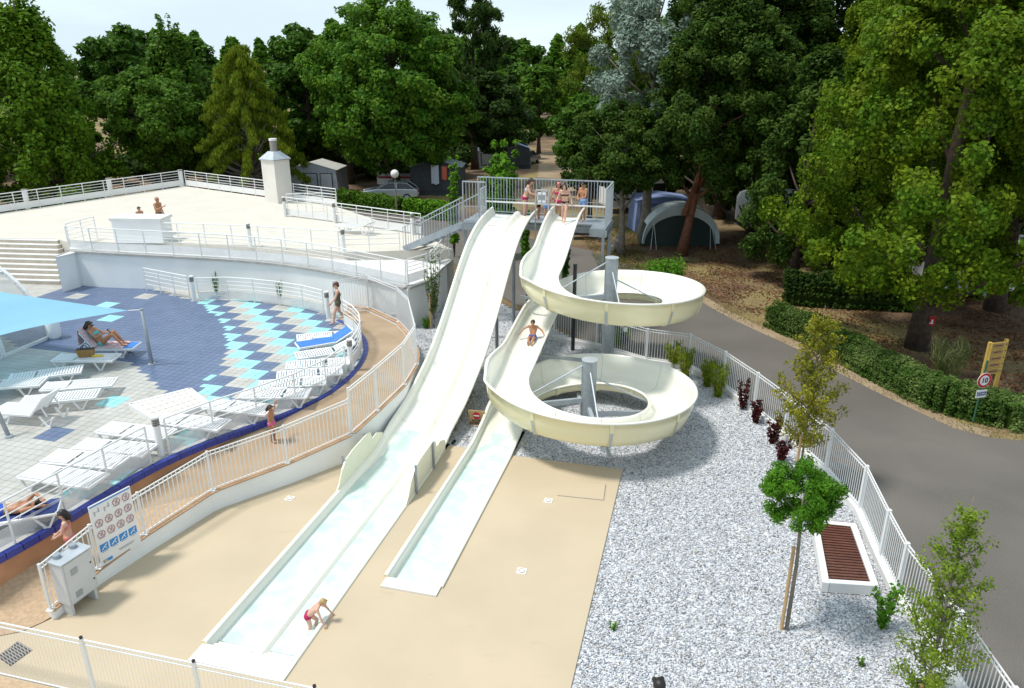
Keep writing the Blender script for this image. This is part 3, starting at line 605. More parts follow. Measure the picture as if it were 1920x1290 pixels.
# ================================================================== SLIDES
DFL = [(0, -.30), (6.4, -.30), (7.4, -.22), (8.2, -.08), (8.8, .05), (10, .22), (10.7, .40), (12.4, 1.0), (13.75, 1.8), (15, 2.7), (16.1, 3.45), (17, 3.9), (17.9, 4.17), (18.6, 4.30), (19.3, 4.36), (19.9, 4.38)]
def sm(tab, x, w=.5): return sum(itp(x+k*w/2, tab) for k in (-2, -1, 0, 1, 2))/5
slide = thing('double_slide', 'two lane cream water slide running straight down from the platform', 'slide', W(10, 0, 0))
def sweep(stations, prof, closed=True):
    V = []; Fc = []; n = None
    for st in stations:
        P = prof(st); n = len(P); V += P
    N = len(stations); r = n if closed else n-1
    for i in range(N-1):
        for j in range(r): a = i*n+j; b = i*n+(j+1) % n; Fc.append((a, b, b+n, a+n))
    return V, Fc, n
def dprof(a):
    f = sm(DFL, a); pool = 1-sstep(a, 7.2, 9.2); hl = .09*pool+(f+.30)*(1-pool); hr = .03*pool+(f+.30)*(1-pool); hd = (f+.17)*(1-pool)+(-.02)*pool
    hl = max(hl, f+.24); hr = max(hr, f+.24)
    pr = [(-.95, hl-.05), (-.95, hl), (-.90, hl+.012), (-.86, hl-.01), (-.83, f+.14), (-.77, f+.035), (-.66, f), (-.30, f), (-.10, f+.004), (-.02, f+.05), (.04, hd-.02), (.08, hd), (.16, hd), (.20, hd-.02), (.26, f+.05), (.34, f+.004), (.50, f), (.68, f), (.77, f+.035), (.83, f+.14), (.86, hr-.01), (.90, hr+.012), (.95, hr), (.95, hr-.05)]
    q = [(.91, hr-.05), (.88, f+.10), (.80, f-.03), (-.80, f-.03), (-.88, f+.10), (-.91, hl-.05)]
    return [W(a, b, z) for b, z in pr+q]
st = list(np.linspace(.42, 8, 30))+list(np.linspace(8.15, 19.88, 79)); V, Fc, n = sweep(st, dprof)
mb = MB(); mb.add(V, [q[::-1] for k_, q in enumerate(Fc) if k_ % n < 23]); mb.build('chute', 'gel_inner', slide, smooth=True)
mb = MB(); mb.add(V, [q[::-1] for k_, q in enumerate(Fc) if k_ % n >= 23]); mb.f.append(tuple(range(n))); mb.f.append(tuple(reversed(range((len(st)-1)*n, len(st)*n)))); mb.build('outer_shell', 'gelcoat', slide, smooth=True)
MB().poly([W(0, -.95), W(.43, -.95), W(.43, .95), W(0, .95)][::-1], -.2, .035).build('end_sill', 'gel_white', slide)
for k_, (b0, b1) in enumerate(((-.78, .0), (.25, .8))):
    for i in range(3): MB().poly([W(.42+i*.12, b0), W(.54+i*.12, b0), W(.54+i*.12, b1), W(.42+i*.12, b1)][::-1], -.33, -.02-i*.07).build('step', 'gel_white', slide)
def plate(side, nm):   # raised splash plates beside the catch pool
    b = side*.925; top = [(5.65, .05), (5.85, .22), (6.05, .50), (6.3, .68), (6.7, .74), (7.5, .76), (7.75, .70), (7.85, .48), (8.15, .50), (8.5, .34)]
    m_ = MB(); n = len(top)
    vs = []
    for dx in (-.015, .015): vs += [W(a, b+dx, z) for a, z in top]+[W(a, b+dx, .0) for a, z in top]
    fs = []
    for i in range(n-1):
        fs += [(i, i+1, n+i+1, n+i), (2*n+i+1, 2*n+i, 3*n+i, 3*n+i+1), (i+1, i, 2*n+i, 2*n+i+1)]
    m_.add(vs, fs); o = m_.build('splash_plate', 'gel_plate', slide)
    for a in (6.25, 7.5): MB().bar(W(a, b+side*.05, 0), W(a, b+side*.05, .80), .05, .05).build('plate_post', 'galv', o)
plate(-1, 'l'); plate(1, 'r')
for bb_ in (-.62, -.52, -.42, .52, .62): MB().sphere(W(18.35, bb_, sm(DFL, 18.35)+.004), (.03, .03, .01), 8, 4).build('water_jet', 'black', slide)
for a in np.arange(9.6, 19, 1.85):
    P = dprof(a)[-6:]; Q = dprof(a+.07)[-6:]; dn = Vector((0, 0, -.03)); m_ = MB()
    out = lambda L: [L[0]+U2*.02, L[1]+U2*.02, L[2]+dn, L[3]+dn, L[4]-U2*.02, L[5]-U2*.02]
    m_.ribbon(out(P), out(Q)); m_.build('flange', 'gelcoat', slide)
    up_ = Vector((0, 0, .004)); MB().ribbon([q+up_ for q in dprof(a)[3:21]], [q+up_ for q in dprof(a+.012)[3:21]]).build('joint', 'joint', slide)
mb = MB()
for i in range(26):
    pass
for nm, b0, b1 in (('l', -.84, .02), ('r', .2, .84)):
    A1 = [W(a, b0, max(-.115, sm(DFL, a)+.012)) for a in np.linspace(.7, 9.2, 30)]; B1 = [W(a, b1, max(-.115, sm(DFL, a)+.012)) for a in np.linspace(.7, 9.2, 30)]
    struct(MB().ribbon(B1, A1).build('water', 'water', origin=W(4, 0, -.11)))
# legs of the double slide
for a in (12.0, 15.2, 17.6):
    for b in (-.55, .55):
        p = W(a, b, 0); MB().cyl(Vector((p.x, p.y, gz(p.x, p.y)-.1)), sm(DFL, a)-.02-gz(p.x, p.y)+.08, .06, 12).build('support_post', 'galv', slide)
    MB().bar(W(a, -.8, sm(DFL, a)-.09), W(a, .8, sm(DFL, a)-.09), .08, .1).build('cross_beam', 'galv', slide)
# ---- spiral slide
SA = AB((-2.1, 12.38)); a0, b0 = SA
RR = 2.35; D1, D2 = 12.3, 8.1
def ax(d, z): return W(a0+d, b0, z)
C1 = W(a0+D1, b0+RR, 0); C2 = W(a0+D2, b0+RR, 0)
path = []   # (point, outward vec, loopiness)
TOPZ = [(17.3, 4.38), (16.75, 4.37), (16.2, 4.32), (15.5, 4.14), (14.9, 3.92), (14.3, 3.66), (13.5, 3.33), (12.3, 3.05)]
for d in np.linspace(17.25, D1, 24)[:-1]: path.append([ax(d, itp(d, sorted(TOPZ))), -U2, .0+sstep(14.2-d, 0, 1.6)*.8, .2])
def loop(Cc, z0, z1, n=72):
    for i in range(n+1):
        f = i/n; a = 2*math.pi*f; r = -U2*math.cos(a)-S2*math.sin(a)
        e = min(sstep(f, 0, .12), 1-sstep(f, .80, 1.0)); path.append([Cc+r*RR+Vector((0, 0, z0+(z1-z0)*f)), r, max(.8*(1-sstep(f, 0, .05)), e) if f < .5 else e, e])
loop(C1, 3.05, 1.78)
for d in np.linspace(D1, D2, 18)[1:-1]:
    f = (D1-d)/(D1-D2); path.append([ax(d, 1.78+(1.15-1.78)*f), -U2, .75*sstep(f, .55, 1), .1])
loop(C2, 1.15, .12)
for d in np.linspace(D2, .28, 30)[1:]:
    z = itp(d, [(.2, -.30), (5.4, -.30), (6.2, -.24), (7.0, -.08), (7.6, .04), (8.1, .12)]); path.append([ax(d, z), -U2, 0, 0])
# smooth z
zs = np.array([p[0].z for p in path]); ker = np.ones(7)/7; zs2 = np.convolve(np.pad(zs, 3, mode='edge'), ker, 'valid')
for p, z in zip(path, zs2): p[0].z = float(z)
Ls = [0]
for i in range(1, len(path)): Ls.append(Ls[-1]+(path[i][0]-path[i-1][0]).length)
def sprof(i):
    p, r, lo, li = path[i]; z = p.z; up = Vector((0, 0, 1)); pool = 1 if i > len(path)-24 else (sstep(i, len(path)-30, len(path)-24))
    ho = .42+.36*lo; hi = .42-.04*li; fl = .06*lo
    if pool: ho = ho*(1-pool)+(.10-z)*pool; hi = hi*(1-pool)+(.04-z)*pool
    ho = max(ho, .3); hi = max(hi, .3)
    pr = [(.63+fl, ho-.045), (.65+fl, ho-.01), (.61+fl, ho+.012), (.555+fl, ho), (.54+fl*.8, ho*.65), (.52, ho*.35), (.46, .10), (.34, .025), (.15, 0), (-.15, 0), (-.34, .025), (-.46, .10), (-.52, hi*.4), (-.54, hi*.7), (-.555, hi), (-.61, hi+.012), (-.65, hi-.01), (-.63, hi-.045)]
    q = [(-.585, hi-.045), (-.57, hi*.6), (-.54, hi*.3), (-.48, .06), (-.34, -.01), (-.15, -.035), (.15, -.035), (.34, -.01), (.48, .06), (.55, ho*.3), (.57+fl*.8, ho*.6), (.585+fl, ho-.045)]
    bank = .06*lo
    return [p+r*o+up*(h+o*bank) for o, h in pr+q]
spiral = thing('spiral_slide', 'cream spiral water slide with two open loops round steel pillars', 'slide', Vector((C2.x, C2.y, 0)))
V, Fc, n = sweep(range(len(path)), sprof); mb = MB(); mb.add(V, [q for k_, q in enumerate(Fc) if k_ % n < 17]); mb.build('chute', 'gel_inner', spiral, smooth=True)
mb = MB(); mb.add(V, [q for k_, q in enumerate(Fc) if k_ % n >= 17]); mb.f.append(tuple(reversed(range(n)))); mb.f.append(tuple(range((len(path)-1)*n, len(path)*n)))
mb.build('outer_shell', 'gelcoat', spiral, smooth=True)
lp = 23
for i0 in [12, 23+3]+[23+3+8*k for k in range(1, 9)]+[23+73+9]+[23+73+16+6+8*k for k in range(0, 8)]:
    if i0+1 >= len(path): continue
    m_ = MB(); P = sprof(i0); Q = sprof(i0+1); c = path[i0][0]; d = (path[i0+1][0]-c).normalized()*.05
    o = P[18:]; cen = c+Vector((0, 0, .25)); o2 = [q+(q-cen).normalized()*.028 for q in o]
    m_.ribbon([q+d for q in o2], [q-d for q in o2]); m_.ribbon([q+d for q in o], [q+d for q in o2]); m_.ribbon([q-d for q in o2], [q-d for q in o])
    fo = m_.build('flange', 'gelcoat', spiral)
    dj = (path[i0+1][0]-c).normalized()*.007; inn_ = [q+(cen+Vector((0, 0, .15))-q).normalized()*.004 for q in P[3:15]]; MB().ribbon([q+dj for q in inn_], [q-dj for q in inn_]).build('joint', 'joint', spiral)
    # steel cradle under the joint
    k3 = o2[6:11]; m2 = MB(); m2.ribbon([q+(q-cen).normalized()*.012+d*.7 for q in k3], [q+(q-cen).normalized()*.012-d*.7 for q in k3]); m2.build('cradle', 'galv_light', fo)
MB().poly([W(a0, b0-.6), W(a0+.3, b0-.6), W(a0+.3, b0+.6), W(a0, b0+.6)][::-1], -.2, .04).build('end_sill', 'gel_white', spiral)
A1 = [ax(d, max(-.115, itp(d, [(.2, -.3), (5.4, -.3), (6.2, -.24), (7.0, -.08), (7.6, .04)])+.015)) for d in np.linspace(.3, 7.2, 30)]
struct(MB().ribbon([p+U2*.50 for p in A1], [p-U2*.50 for p in A1]).build('water', 'water', origin=A1[0]))
# pillars with arms and tie rods
def pillar(Cc, ztop, zs_, label):
    t = thing('slide_pillar', label, 'pillar', Vector((Cc.x, Cc.y, -.05)), group='galvanised pillars in the spiral loops')
    MB().cyl(Vector((Cc.x, Cc.y, -.06)), ztop+.06, .215, 24).build('shaft', 'galv', t, smooth=False); MB().cyl(Vector((Cc.x, Cc.y, ztop)), .02, .225, 24).build('cap_plate', 'galv_light', t); MB().cyl(Vector((Cc.x, Cc.y, -.05)), .04, .34, 20).build('base_plate', 'galv', t)
    for f in (.08, .30, .55, .80):
        a = 2*math.pi*f; r = -U2*math.cos(a)-S2*math.sin(a); z = zs_[0]+(zs_[1]-zs_[0])*f; e = Cc+r*(RR-.1)+Vector((0, 0, z-.12))
        ar = MB().bar(Cc+r*.2+Vector((0, 0, z-.14)), e+r*.35, .10, .14).build('arm', 'galv_light', t)
        for s_ in (.0,):
            MB().tube([Cc+r*.21+Vector((0, 0, min(ztop-.15, z+1.0))), Cc+r*(RR-.62)+Vector((0, 0, z+.22))], .022, 8).build('tie_rod', 'galv_light', t)
pillar(C1, 4.1, (3.05, 1.78), 'taller galvanised pillar in the upper spiral loop'); pillar(C2, 2.15, (1.15, .12), 'shorter galvanised pillar in the lower spiral loop')
# dark and steel posts under the upper chute
for (d, o, mt_, ht) in [(13.6, -.75, 'dark_steel', 2.9), (14.4, .8, 'dark_steel', 3.3), (11.2, -.72, 'galv', 1.5), (10.2, -.75, 'galv', 1.3), (9.3, -.85, 'dark_steel', .9)]:
    p = W(a0+d, b0+o, 0); MB().cyl(Vector((p.x, p.y, gz(p.x, p.y)-.1)), ht+.1, .07, 12).build('support_post', mt_, spiral)
for d, z in ((10.6, 1.35), (12.6, 2.6)): MB().bar(W(a0+d, b0-.8, z-.15), W(a0+d, b0+2.2, z-.25), .08, .1).build('cross_beam', 'galv', spiral)
MB().bar(W(a0+11.2, b0-.7, .3), W(a0+11.3, b0+2.3, .55), .08, .1).build('cross_beam', 'galv', spiral)
# ---- platform
PA = 19.28; PZ = 4.14; PB0, PB1 = -.62-1.35, 3.62
plat = thing('slide_platform', 'galvanised steel platform with tall railings above the slides', 'platform', W(PA, 1, 0))
for a_0, a_1, b_0, b_1 in ((PA, PA+2.1, -2.0, -1.0), (PA+.6, PA+2.1, -1.0, 3.1), (PA, PA+2.1, 3.1, 3.72)): MB().poly([W(a_0, b_0+.002), W(a_1, b_0+.002), W(a_1, b_1), W(a_0, b_1)][::-1], PZ-.06, PZ-.01).build('deck_grating', 'galv', plat)
for a, b, c, d in ((PA, -1.94, PA, -1.0), (PA+.6, -.94, PA+.6, 3.05), (PA, 3.1, PA, 3.66), (PA+2.1, -2.0, PA+2.1, 3.72), (PA-.05, -2, PA+2.04, -2), (PA-.05, 3.72, PA+2.04, 3.72), (PA+.66, .9, PA+2.04, .9), (PA-.05, -.95, PA+.66, -.95)): MB().bar(W(a, b, PZ-.19), W(c, d, PZ-.19), .1, .24).build('edge_beam', 'galv', plat)
for a in (PA+.08, PA+2.02):
    for b in (-1.9, -1.55, 3.62) if a < PA+1 else (-1.9, 3.62):
        p = W(a, b, 0); MB().bar(Vector((p.x, p.y, -.1)), Vector((p.x, p.y, PZ-.3)), .11, .11).build('support_post', 'galv', plat)
def cage(p, q, h=1.48, pitch=.125, nm='rail_panel'):
    o = MB(); L = (q-p).length; up = Vector((0, 0, 1))
    pan = MB().bar(p+up*h, q+up*h, .045, .045).build('top_rail', 'galv_light', plat)
    MB().bar(p+up*.62, q+up*.62, .022, .022).build('mid_rail', 'galv_light', plat); MB().bar(p+up*.08, q+up*.08, .03, .03).build('bottom_rail', 'galv_light', plat)
    n = max(1, int(L/pitch))
    for i in range(n+1):
        x = p.lerp(q, i/n); o.bar(x+up*.08, x+up*h, .022 if i % 5 else .042, .022 if i % 5 else .042)
    stuff(o.build('bars', 'galv_light', plat))
z = Vector((0, 0, 0))
cage(W(PA+2.05, -1.95, PZ), W(PA+2.05, 3.68, PZ)); cage(W(PA+.04, 3.68, PZ), W(PA+2.0, 3.68, PZ)); cage(W(PA+.04, -1.95, PZ), W(PA+.04, -1.02, PZ), 1.58); cage(W(PA-.7, -1.0, PZ), W(PA, -1.0, PZ), 1.42)
bar_ = MB().bar(W(PA-.02, -1.0, PZ+.86), W(PA-.02, 3.68, PZ+.84), .05, .05).build('grab_bar', 'white_paint', plat)
for b in (1.0, 1.5): MB().bar(W(PA-.06, b, PZ-.5), W(PA-.06, b, PZ+1.36), .05, .05).build('sign_post', 'galv_light', plat)
MB().bar(W(PA-.06, 1.0, PZ+1.38), W(PA-.06, 1.5, PZ+1.38), .05, .05).build('sign_post', 'galv_light', plat)
t = thing('notice_board', 'white framed notice board on the slide platform between the two slides', 'notice board', W(PA-.1, 1.25, PZ+.91))
MB().box(W(PA-.1, 1.25, PZ+1.11), (.36, .02, .42), math.atan2(U2.y, U2.x)).build('board', 'galv', t)
for i in (-1, 1):
    MB().box(W(PA-.115, 1.25+i*.085, PZ+1.26), (.13, .008, .1), math.atan2(U2.y, U2.x)).build('paper', 'sign_white', t); MB().box(W(PA-.115, 1.25+i*.085, PZ+.96), (.13, .008, .09), math.atan2(U2.y, U2.x)).build('paper', 'sign_white', t)
    MB().box(W(PA-.115, 1.25+i*.155, PZ+1.11), (.025, .008, .19), math.atan2(U2.y, U2.x)).build('paper', 'sign_white', t)
# steel stairs from the terrace
s0 = W(PA+.12, -2.0, PZ); s1 = G(757, 468, TZ); s1.z = TZ
dv_ = (s1-s0); hd_ = Vector((dv_.x, dv_.y, 0)).normalized(); sd = Vector((-hd_.y, hd_.x, 0)); 
if sd.y < 0: sd = -sd
stair = thing('steel_stairs', 'galvanised steel stairs up to the slide platform', 'stairs', Vector((s1.x, s1.y, TZ)))
for o_ in (0, 1.0):
    MB().bar(s0+sd*o_+Vector((0, 0, -.12)), s1+sd*o_+Vector((0, 0, .02)), .05, .26).build('stringer', 'galv', stair)
    m_ = MB(); up = Vector((0, 0, 1)); MB().bar(s0+sd*o_+up*.95, s1+sd*o_+up*.95, .04, .04).build('handrail', 'galv_light', stair)
    for i in range(23):
        x = s0.lerp(s1, (i+.0)/22)+sd*o_; m_.bar(x+up*.05, x+up*.95, .02 if i % 7 else .045, .02 if i % 7 else .045)
    stuff(m_.build('bars', 'galv_light', stair))
for i in range(9):
    x = s0.lerp(s1, (i+1)/10); MB().box(x+sd*.5+Vector((0, 0, -.02)), (.94, .25, .035), math.atan2(sd.y, sd.x)).build('tread', 'galv', stair)
# ================================================================== TREES AND PLANTS
def norm(a): return a/np.maximum(np.linalg.norm(a, axis=1, keepdims=True), 1e-9)
def leafmesh(C, Rd, n, L, Wd, outc=None, up=.35, rnd=.8, hang=0., shell=.4, axis_up=0.):
    """n leaves spread through ellipsoid clumps C (k,3), Rd (k,3)"""
    C = np.asarray(C, float); Rd = np.asarray(Rd, float)
    vol = Rd[:, 0]*Rd[:, 2]; idx = rng.choice(len(C), n, p=vol/vol.sum())
    d = norm(rng.normal(size=(n, 3))); rr = rng.uniform(size=(n, 1))**shell; P = C[idx]+d*Rd[idx]*rr
    o = norm(P-np.asarray(outc, float)) if outc is not None else d
    N = norm(o*.45+d*.55+rng.normal(size=(n, 3))*rnd*.6+np.array([0, 0, up]))
    a = norm(np.cross(N, rng.normal(size=(n, 3))))
    if hang: a = norm(a*(1-hang)+np.array([0, 0, -1])*hang)
    if axis_up: a = norm(a*(1-axis_up)+(o*.4+np.array([0, 0, .9]))*axis_up)
    b = norm(np.cross(N, a)); s = rng.uniform(.65, 1.3, (n, 1))
    l, w_ = a*L*s, b*Wd*s; dn = N*(-.25*L*s)
    V = np.stack([P-l, P+w_*1.0+dn*.3, P+l+dn, P-w_*1.0+dn*.3], 1).reshape(-1, 3)
    return V, np.arange(n*4).reshape(n, 4)
def limbs(mb, base, h, r0, targets, lean=(0, 0), fork=.35):
    base = Vector(base); top = base+Vector((lean[0]*h, lean[1]*h, h)); n = 9; pts = []; rad = []
    for i in range(n):
        f = i/(n-1); w_ = .12*r0*8; pts.append(base.lerp(top, f)+Vector((math.sin(f*5+h)*w_*.12*f, math.cos(f*4+h*2)*w_*.12*f, 0))); rad.append(r0*(1.35 if i == 0 else (1-.85*f)))
    mb.tube(pts, rad, 10)
    for q in targets:
        q = Vector(q); f = min(.92, max(fork, (q.z-base.z)/h-.18)); s = pts[0].lerp(pts[-1], f); k = min(n-2, int(f*(n-1))); s = pts[k].lerp(pts[k+1], f*(n-1)-k)
        mid = s.lerp(q, .5)+Vector((0, 0, -.06*(q-s).length)); r_ = r0*(1-.85*f)*.55
        mb.tube([s, mid, q], [r_, r_*.65, r_*.25], 6)
share_leaf = {}
def crown_of(t): return [c for c in t.children if c.name.startswith('crown')][0]
def tree(label, p, h, w, kind='round', leaf='lf_deep', n=15000, L=.15, Wd=.10, trunk='bark', r0=None, low=.22, group='trees around the pool', lean=(0, 0), name='tree', nc=None, share=None, core=0, twin=False):
    p = Vector(p); t = thing(name, label, 'tree', p, group=group); P = np.array(p); r0 = r0 or h*.02
    C = []; Rd = []; hang = 0; ax_ = 0; up = .35; outc = P+np.array([0, 0, h*.5]); rnd = .8; shell = .4
    if kind == 'round':
        nc = nc or 70; cz = h*(low+1)/2; rz = h*(1-low)/2
        for i in range(nc):
            d = rng.normal(size=3); d /= np.linalg.norm(d); f = rng.uniform(.35, 1)**.45; cr = w*rng.uniform(.07, .135)*(70/nc)**.30
            lump = 1+.14*math.sin(d[0]*5+h)*math.cos(d[2]*6+w)
            C.append([d[0]*(w/2-cr)*f*lump, d[1]*(w/2-cr)*f*lump, cz+d[2]*(rz-cr)*f]); Rd.append([cr, cr, cr*.75])
    elif kind == 'cone':
        nc = nc or 110; up = .2
        for i in range(nc):
            f = rng.uniform(0, 1)**1.15; rm = w/2*min(1, (f+.10)*5)*(1-f)**.72; a = rng.uniform(0, 6.28); r = rm*math.sqrt(rng.uniform(.15, 1)); cr = w*rng.uniform(.045, .085)*(110/nc)**.34; tall = rng.uniform(.85, 1.5)
            C.append([r*math.cos(a), r*math.sin(a), h*(low+(1-low)*f*.97)+.1*rm]); Rd.append([cr, cr, cr*tall])
    elif kind == 'shoots':   # broad crown with upright leaders
        nc = nc or 110
        for i in range(nc):
            f = rng.uniform(0, 1); rm = w/2*min(1, (f+.12)*4)*(1-.75*f**1.6); a = rng.uniform(0, 6.28); r = rm*math.sqrt(rng.uniform(.1, 1)); cr = w*rng.uniform(.05, .085)
            C.append([r*math.cos(a), r*math.sin(a), h*(low+(.84-low)*f)]); Rd.append([cr, cr, cr*1.5])
        for i in range(9):
            a = rng.uniform(0, 6.28); r = w*.22*rng.uniform(0, 1); z0 = h*.80; ht = h*rng.uniform(.06, .2)
            for k in range(5): C.append([r*math.cos(a), r*math.sin(a), z0+ht*k/4]); cr = w*.05*(1-.13*k); Rd.append([cr, cr, cr*1.3])
    elif kind == 'cedar':
        hang = .62; rnd = 1; up = .1
        for i in range(64):
            f = (i+rng.uniform(0, 1))/64; z0 = h*(.2+.76*f); ln = (w/2)*(1-f)**.75*rng.uniform(.7, 1.1)+.35; a = i*2.4+rng.uniform(-.3, .3)
            for s in np.linspace(.25, 1, max(3, int(ln*2))):
                C.append([ln*s*math.cos(a), ln*s*math.sin(a), z0+.30*ln*s-.55*ln*s*s]); cr = .26+.16*s; Rd.append([cr, cr, .32])
        shell = .6
    elif kind == 'pine':
        ax_ = .45; up = .3
        for i in range(nc or 130):
            f = rng.uniform(0, 1); z0 = h*(low+(.98-low)*f); rm = w/2*(math.sin(min(.96, f*.76+.2)*math.pi)**.6); a = rng.uniform(0, 6.28); r = rm*rng.uniform(.3, 1)
            cr = rng.uniform(.45, .75)*w/8; C.append([r*math.cos(a), r*math.sin(a), z0]); Rd.append([cr, cr, cr*.8])
        shell = .7
    elif kind == 'cyp':
        nc = nc or 120
        for i in range(nc):
            f = rng.uniform(0, 1); rm = w/2*(.55+.55*math.sin(min(1, f+.12)*math.pi))*(1 if f < .75 else (1-f)*3.2+.2); a = rng.uniform(0, 6.28); r = rm*math.sqrt(rng.uniform(.3, 1)); cr = w*rng.uniform(.06, .12)*(120/nc)**.33
            C.append([r*math.cos(a), r*math.sin(a), h*(low+(.97-low)*f)]); Rd.append([cr, cr, cr*rng.uniform(.8, 1.3)])
        shell = .3; up = .45
    C = np.array(C); Rd = np.array(Rd); C[:, 0] += lean[0]*C[:, 2]; C[:, 1] += lean[1]*C[:, 2]
    if share:
        src, sx, sz, ra = share; o = src.copy(); sc.collection.objects.link(o); o.parent = t; o.scale = (sx, sx, sz); o.rotation_euler.z = ra; o.location = (0, 0, 0)
        if leaf != share_leaf.get(src.name): o.material_slots[0].link = 'OBJECT'; o.material_slots[0].material = M[leaf]
    else:
        V, Fq = leafmesh(C+P, Rd, n, L, Wd, outc, up, rnd, hang, shell, ax_); cr_ = npmesh('crown', V, Fq, leaf, t); share_leaf[cr_.name] = leaf
    mb = MB(); pick = rng.choice(len(C), min(len(C), 22 if kind != 'cedar' else 60), replace=False); tg = [tuple(C[i]*np.array([.85, .85, 1])+P) for i in pick]
    limbs(mb, p, h*.9, r0, tg, lean, fork=low*.8)
    if twin: limbs(mb, p+Vector((0, 0, h*.16)), h*.6, r0*.62, [], (twin, .05))
    mb.build('trunk', trunk, t, smooth=True); return t
def at(x, y): return Vector((x, y, -.10 if (y > 44 or x > 16) else -.06))
TG = 'trees beyond the pool fence'
tree('huge bright green broadleaf tree rising behind the grey car', at(-9.6, 63), 15.6, 14.2, 'round', 'lf_bright', 72000, .155, .10, nc=430, low=.05, group=TG)
tree('weeping golden green cedar behind the chimney', at(-20.5, 60), 11.8, 9.6, 'cedar', 'lf_cedar', 42000, .17, .045, 'bark_grey', group=TG)
tree('tall yellowish maple near the left end of the tree line', at(-33.2, 54.5), 15.6, 9.6, 'shoots', 'lf_gold', 34000, .15, .10, low=.04, nc=230, group=TG)
tree('dark leafy tree at the far left edge above the railing', at(-41, 53), 12.6, 9.5, 'round', 'lf_deep', 26000, .16, .10, low=.05, group=TG, nc=160)
tree('low dark tree spreading behind the left terrace railing', at(-38.5, 49.5), 8.6, 7.6, 'round', 'lf_dark', 22000, .15, .09, low=.08, group=TG, nc=150)
tree('green leafy tree overhanging the wooden chairs behind the terrace', at(-27.5, 60), 10.6, 9, 'round', 'lf_olive', 27000, .15, .10, low=.2, group=TG, nc=170)
tree('round dark crowned tree against the sky at left', at(-36, 73), 14.3, 9, 'round', 'lf_deep', 14000, .26, .16, low=.15, group=TG)
tree('yellow green tree with spiky upright leaders against the sky', at(-28, 66), 14.0, 9.0, 'shoots', 'lf_olive', 26000, .17, .11, low=.1, group=TG, nc=190)
tree('dark tree standing between the cedar and the huge broadleaf', at(-18.5, 71), 14.0, 9, 'round', 'lf_deep', 16000, .25, .16, low=.1, group=TG)
tree('green tree close to the left shoulder of the huge broadleaf', at(-14.5, 68), 14.8, 7.5, 'round', 'lf_bright', 15000, .24, .15, low=.1, group=TG)
tree('black green pine right of the huge broadleaf', at(-3.8, 78), 17.2, 9, 'pine', 'lf_dark', 18000, .34, .07, low=.22, group=TG)
tree('shaded dark tree hanging over the far camp pitch', at(-1.4, 68), 10, 7, 'round', 'lf_dark', 15000, .2, .13, low=.2, group=TG)
tree('pale willow like tree beside the dirt track', at(3.2, 92), 11.5, 6.5, 'round', 'lf_olive', 9000, .28, .12, low=.1, group=TG)
tree('bright yellow green pine leaning over the dirt track', at(8.2, 59), 15.0, 10, 'pine', 'lf_pine', 38000, .19, .045, 'bark', low=.26, group=TG, nc=170)
tree('dark oak like tree right of the slide platform', at(6.15, 41), 8.6, 6.2, 'round', 'lf_cyp', 36000, .09, .058, 'bark_grey', r0=.2, low=.36, lean=(-.04, .02), group=TG, nc=200)
tree('shaded bushy tree between the pine and the oak like tree', at(5.2, 50), 9, 6.5, 'round', 'lf_deep', 15000, .16, .10, low=.3, group=TG)
tree('silvery blue green eucalyptus rising behind the dome tent', at(8.0, 44.5), 16.0, 6.4, 'cyp', 'lf_euc', 24000, .13, .055, 'bark_grey', low=.36, lean=(0, 0), group=TG, nc=110)
con = tree('red barked forked conifer in front of the dome tent', at(9.5, 41.0), 14.0, 7.2, 'cyp', 'lf_cyp', 74000, .10, .055, 'bark_red', r0=.26, low=.30, lean=(.15, .02), group=TG, nc=380, twin=.28); cc_ = crown_of(con)
tree('dense dark conifer behind the yellow green tree at right', at(14.0, 42.5), 13.5, 8.4, 'cyp', 'lf_cyp', 40000, .14, .08, 'bark', low=.08, group=TG, nc=160, share=(cc_, 1.2, 1.2, 2.6))
tree('dark drooping conifer with its trunk near the hedge end', at(14.1, 36.2), 10.8, 5.8, 'cyp', 'lf_cyp', 30000, .10, .06, 'bark', r0=.24, low=.10, group=TG, nc=150)
gum = tree('broad yellow green sweet gum tree with a split trunk at right', at(15.3, 26.4), 17.2, 13.0, 'cone', 'lf_maple', 150000, .075, .055, 'bark', r0=.34, low=.14, group=TG, nc=520, twin=.22)
tree('sweet gum tree at the right edge of the picture', at(21.0, 31.0), 15, 11.5, 'cone', 'lf_maple', 40000, .14, .10, 'bark', r0=.34, low=.16, group=TG, nc=100, share=(crown_of(gum), 1.0, 1.02, 2.4))
tree('tall yellow green tree filling the top right corner', at(20.5, 40), 17, 11, 'cone', 'lf_maple', 26000, .19, .13, 'bark', low=.1, group=TG, nc=100, share=(crown_of(gum), .98, 1.14, 4.4))
tree('tall green tree closing the gap behind conifers and sweet gum', at(19.0, 50), 19.5, 9.5, 'cyp', 'lf_cyp', 100, .1, .06, 'bark', low=.1, group=TG, nc=60, share=(cc_, 1.5, 1.5, 4.0))
tree('tall green tree rising above the dense dark conifer', at(14.5, 52), 18.5, 9.5, 'cyp', 'lf_deep', 100, .1, .06, 'bark', low=.1, group=TG, nc=60, share=(cc_, 1.4, 1.42, 1.0))
